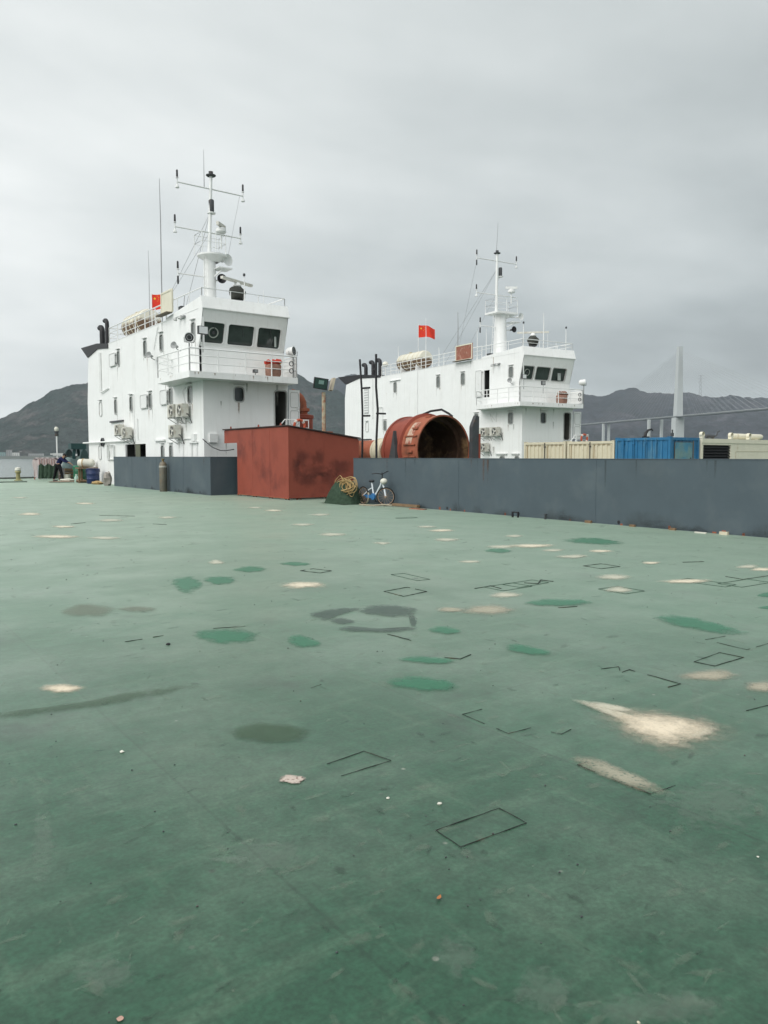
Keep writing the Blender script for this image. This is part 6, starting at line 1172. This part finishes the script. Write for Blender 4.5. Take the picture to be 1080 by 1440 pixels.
def interp(tab, b):
    if b <= tab[0][0]: return tab[0][1]
    for (a, u), (c, v) in zip(tab, tab[1:]):
        if b <= c: t = (b-a)/(c-a); t = t*t*(3-2*t)*.5 + t*.5; return u + (v-u)*t
    return tab[-1][1]
def hill(name, b0, b1, ridge, d_shore, d_ridge, m, nb, nt_, rough, seed):
    """terrain between two compass bearings: rises from the shore to a ridge of the given elevation angles, gullied"""
    vs = []; fs = []; back = 8
    for i in range(nb+1):
        b = b0 + (b1-b0)*i/nb; br = R(b); e = interp(ridge, b); hr = math.tan(e)*d_ridge
        for j in range(nt_+back+1):
            t = j/nt_; d = d_shore + (d_ridge-d_shore)*t if t <= 1 else d_ridge + (t-1)*nt_/back*900
            p = Vector((d*math.sin(br), d*math.cos(br), 0))
            if t <= 1: base = hr*(t**.9)*(1.0 - .12*math.sin(t*math.pi))
            else: base = hr*max(0, 1 - (t-1)*nt_/back*1.1)
            q = p/420 + Vector((seed, seed*.3, 0)); g = noise.fractal(q, 1.0, 2.1, 6)
            f = noise.fractal(p/60 + Vector((0, seed, 0)), .8, 2.2, 4)
            amp = min(1, hr/60)*math.sin(min(t, 1)*math.pi)**.8 if t < 1 else 0
            z = base + g*rough*amp + f*rough*.16*min(1, hr/40)*(min(1, t*6))*(1 if t <= 1.0 else .2) + (3.2*abs(noise.noise(p/17)) + 2.2*noise.noise(p/7.5))*min(1, hr/30)*min(1, t*4)
            vs.append((p.x, p.y, max(ZW-1, z + ZW*(1-min(1, t*8)) if t < .125 else z)))
    w = nt_+back+1
    for i in range(nb):
        for j in range(w-1): fs.append((i*w+j, (i+1)*w+j, (i+1)*w+j+1, i*w+j+1))
    return MB().add(vs, fs).build(name, m, kind='structure')
def hill_mat(name, c1, c2, c3, sc_):
    m = bpy.data.materials.new(name); m.use_nodes = True; nt = m.node_tree; N = nt.nodes; L = nt.links; b = N['Principled BSDF']; b.inputs['Roughness'].default_value = 1; b.inputs['Specular IOR Level'].default_value = 0
    tc = N.new('ShaderNodeTexCoord')
    def nz(s, d=8, r=.65):
        n = N.new('ShaderNodeTexNoise'); n.inputs['Scale'].default_value = s; n.inputs['Detail'].default_value = d; n.inputs['Roughness'].default_value = r; L.new(tc.outputs['Object'], n.inputs['Vector']); return n.outputs[0]
    def mr(s, a, c, lo=0, hi=1):
        r = N.new('ShaderNodeMapRange'); r.inputs[1].default_value = a; r.inputs[2].default_value = c; r.inputs[3].default_value = lo; r.inputs[4].default_value = hi; L.new(s, r.inputs[0]); return r.outputs[0]
    def mx(f, a, c):
        x = N.new('ShaderNodeMix'); x.data_type = 'RGBA'; L.new(f, x.inputs[0])
        for i, q in ((6,a),(7,c)):
            if isinstance(q, tuple): x.inputs[i].default_value = (*q,1)
            else: L.new(q, x.inputs[i])
        return x.outputs[2]
    col = mx(mr(nz(.0055*sc_), .42, .58), c1, c2); col = mx(mr(nz(.010*sc_, 9, .72), .53, .64), col, c3)
    s = N.new('ShaderNodeVectorMath'); s.operation = 'SCALE'; L.new(col, s.inputs[0]); L.new(mr(nz(.045*sc_, 7, .8), .32, .68, .35, 1.75), s.inputs['Scale']); L.new(s.outputs[0], b.inputs['Base Color'])
    bp = N.new('ShaderNodeBump'); bp.inputs['Strength'].default_value = 1; bp.inputs['Distance'].default_value = 16; L.new(nz(.05*sc_, 6, .7), bp.inputs['Height']); L.new(bp.outputs[0], b.inputs['Normal']); return m
HM1 = hill_mat('wooded_hill', (.020,.038,.033), (.042,.056,.052), (.095,.090,.086), 1.0)
HM2 = hill_mat('far_wooded_hill', (.016,.024,.030), (.034,.040,.050), (.060,.060,.070), .6)
hill('hill', 1, 38, [(1,.0),(5,.016),(8,.032),(9.63,.0425),(10.7,.052),(11.8,.065),(13,.077),(14.49,.0868),(18,.102),(22,.118),(26,.122),(28,.114),(29.76,.1066),(31.07,.0925),(32.3,.088),(34,.075),(38,.05)], 2250, 3000, HM1, 520, 70, 46, 1.3)
hill('hill', 29, 105, [(29,.055),(31,.088),(32.5,.100),(34,.106),(37,.10),(42,.088),(47,.09),(50.5,.0785),(51.7,.0742),(53.0,.081),(53.9,.0845),(55.1,.0778),(56.6,.0760),(57.3,.0775),(57.9,.0765),(58.6,.0723),(59.5,.0698),(60.3,.0718),(61.8,.0682),(63,.067),(66,.062),(72,.06),(80,.05),(105,.03)], 3000, 4300, HM2, 620, 60, 60, 4.7)
# low quay along the left shore
sh = MB(); n = 60
for k in range(n):
    b0, b1 = R(3 + 27*k/n), R(3 + 27*(k+1)/n); h = 3.2 + 1.2*noise.noise(Vector((k*.3, 2, 1)))
    for d0, d1, z in ((2180, 2330, h),):
        q = [(d0*math.sin(b0), d0*math.cos(b0)), (d0*math.sin(b1), d0*math.cos(b1)), (d1*math.sin(b1), d1*math.cos(b1)), (d1*math.sin(b0), d1*math.cos(b0))]
        sh.add([(x, y, ZW-.5) for x, y in q] + [(x, y, z) for x, y in q], [(4,5,6,7),(0,1,5,4),(1,2,6,5),(2,3,7,6),(3,0,4,7)])
sh.build('shore', mat('grey_quay', (.20,.22,.20), .9, var=.2, scale=.02), smooth=False, kind='structure')
def house(b, d, w, h, dp, m, lab, roof):
    x, y = d*math.sin(R(b)), d*math.cos(R(b)); t = thing('shore_house', lab, 'house', (x, y, 3.0), -R(b), 'buildings along the far shore')
    MB().box(-w/2, w/2, 0, dp, 0, h).build('wall', m, t, smooth=False)
    if roof: recalc(MB().prism([(-.6,h+.01),(dp+.6,h+.01),(dp/2,h+2.6)], 0, -w/2-.5, w/2+.5).build('roof', mat('shore_roof', (.16,.15,.15), .9), t, smooth=False))
    else: MB().box(-w/2-.3, w/2+.3, -.3, dp+.3, h+.01, h+.6).build('roof', m, t, smooth=False)
    wm = MB()
    for k in range(max(1, int(w/5))):
        for z in range(max(1, int(h/3.5))): xx = -w/2+2.5+k*5; wm.box(xx-.8, xx+.8, -.06, -.01, 1+z*3.3, 2.6+z*3.3)
    wm.build('window', DGREY, t, smooth=False)
PW = mat('shore_white', (.62,.63,.61), .8); PGY = mat('shore_grey', (.33,.34,.34), .8); PBL = mat('shore_teal', (.22,.33,.33), .8)
for a in ((10.65,2205,17,8,12,PW,'bright white little building at the far left waterside',0),(10.25,2260,14,14,12,PGY,'grey house rising behind the bright white one on the far shore',1),(9.75,2230,22,9,12,PBL,'teal grey shed at the extreme left of the far shore',0),
    (11.2,2290,26,11,12,PGY,'long grey building low on the hillside right of the bright white one',1),(11.9,2240,38,6,12,PGY,'very long low grey shed on the far shore above the tarpaulin rack',0),(12.6,2300,22,12,12,PGY,'grey two storey house on the far shore behind the tarpaulin rack',1),
    (13.25,2230,24,7,12,PW,'white shed on the far shore just left of the lamp pole',0),(13.95,2300,30,9,12,PGY,'low grey house on the far shore right of the lamp pole',1),(14.15,2210,30,5,10,PW,'long white boathouse on the far shore right of the lamp pole',0),(11.1,2420,12,8,10,PW,'small white house higher up the left hillside',1)): house(*a)

# cable stayed bridge
br = thing('cable_stayed_bridge', 'pale cable stayed bridge with one tall pylon crossing far behind the right containers', 'bridge', (1033, 669, 0), math.atan2(-.591*1-.0, .807)*0)
P0 = Vector((.591*1150+.807*437, .807*1150-.591*437, 0)); br.location = (P0.x, P0.y, ZW)
dirn = Vector((.591*-1+.807*.22, -.807-.591*.22, 0)).normalized()           # towards the camera side
side = Vector((-dirn.y, dirn.x, 0)); HD = 61.0 - ZW
dk = MB(); a = -dirn*1500; b = dirn*760
for off, w, z0, z1 in ((0, 12, -1.3, 0),):
    dk.add([tuple(p + side*s*w/2 + Vector((0,0,HD+z))) for p in (a, b) for s in (-1, 1) for z in (z0, z1)], [(0,1,3,2),(4,6,7,5),(0,4,5,1),(2,3,7,6),(1,5,7,3),(0,2,6,4)])
recalc(dk.build('deck', CONCD, br, smooth=False))
for s in (-1, 1):
    pr = MB(); pr.beam(a + side*s*7.4 + Vector((0,0,HD+.9)), b + side*s*7.4 + Vector((0,0,HD+.3)), .3, .5); pr.build('parapet', CONC, br, smooth=False)
py = MB(); HT = 163.5 - ZW
def frus(mb, z0, z1, w0, d0, w1, d1, off=Vector((0,0,0))):
    vs = []
    for z, w, d in ((z0,w0,d0),(z1,w1,d1)):
        for sx, sy in ((-1,-1),(1,-1),(1,1),(-1,1)): vs.append(tuple(off + side*(sx*w/2) + dirn*(sy*d/2) + Vector((0,0,z))))
    mb.add(vs, [(3,2,1,0),(4,5,6,7),(0,1,5,4),(1,2,6,5),(2,3,7,6),(3,0,4,7)])
frus(py, HD+.2, HT, 10.5, 9, 6.2, 6); frus(py, 0, HD-1.8, 15, 12, 14, 11); recalc(py.build('pylon', CONC, br, smooth=False))
for k, dd in enumerate((-60, -215, -340, -470)):
    for s in ((-1, 1) if k != 99 else (0,)):
        c = MB(); frus(c, 0, HD-1.8, 3.6, 3.6, 3.6, 3.6, dirn*dd*1.0 + side*s*(5.2 if abs(dd) != 60 else 11)); recalc(c.build('pier', CONC, br, smooth=False))
for k in range(18):
    for d_ in (-1, 1):
        c = MB(); top = HT - 5 - k*1.7; dist = 262 - k*13
        for s in (-1, 1): c.tube([side*s*1.6 + Vector((0,0,top)), dirn*d_*dist + side*s*6.4 + Vector((0,0,HD+.5))], .085, 4)
        c.build('stay_cable', mat('stay_cable_grey', (.34,.36,.37), .7), br, smooth=False)
# lattice pylon on the ridge
b = math.atan(441/1080) + R(36.2); d = 4250; lt = thing('lattice_pylon', 'faint steel lattice power pylon on the ridge right of the bridge pylon', 'pylon', (d*math.sin(b), d*math.cos(b), 290), -b); H_ = 125
mb = MB()
for sx in (-1, 1):
    for sy in (-1, 1): mb.beam((sx*9, sy*9, -20), (sx*1.2, sy*1.2, H_), .9)
for k in range(6):
    z0, z1 = H_*k/6, H_*(k+1)/6; w0, w1 = 9-7.8*k/6, 9-7.8*(k+1)/6
    for sy in (-1, 1): mb.beam((-w0, sy*w0, z0), (w1, sy*w1, z1), .5).beam((w0, sy*w0, z0), (-w1, sy*w1, z1), .5)
mb.build('tower', mat('pylon_steel', (.12,.125,.13), .7), lt, smooth=False)
for z, w in ((H_-4, 12), (H_-20, 15), (H_-36, 13)): MB().beam((-w,0,z),(w,0,z),1.1).build('cross_arm', MATS['pylon_steel'], lt, smooth=False)

# ------------------------------------------------------------------ haze
hz_m = bpy.data.materials.new('thin_haze'); hz_m.use_nodes = True; nt = hz_m.node_tree; nt.nodes.clear()
o_ = nt.nodes.new('ShaderNodeOutputMaterial'); pv = nt.nodes.new('ShaderNodeVolumePrincipled'); pv.inputs['Color'].default_value = (.80,.88,.95,1); pv.inputs['Density'].default_value = HAZE; pv.inputs['Anisotropy'].default_value = 0.0
nt.links.new(pv.outputs[0], o_.inputs['Volume'])
MB().box(-9600, 9600, -9600, 9600, ZW-3, 640).build('haze', hz_m, smooth=False, kind='stuff')
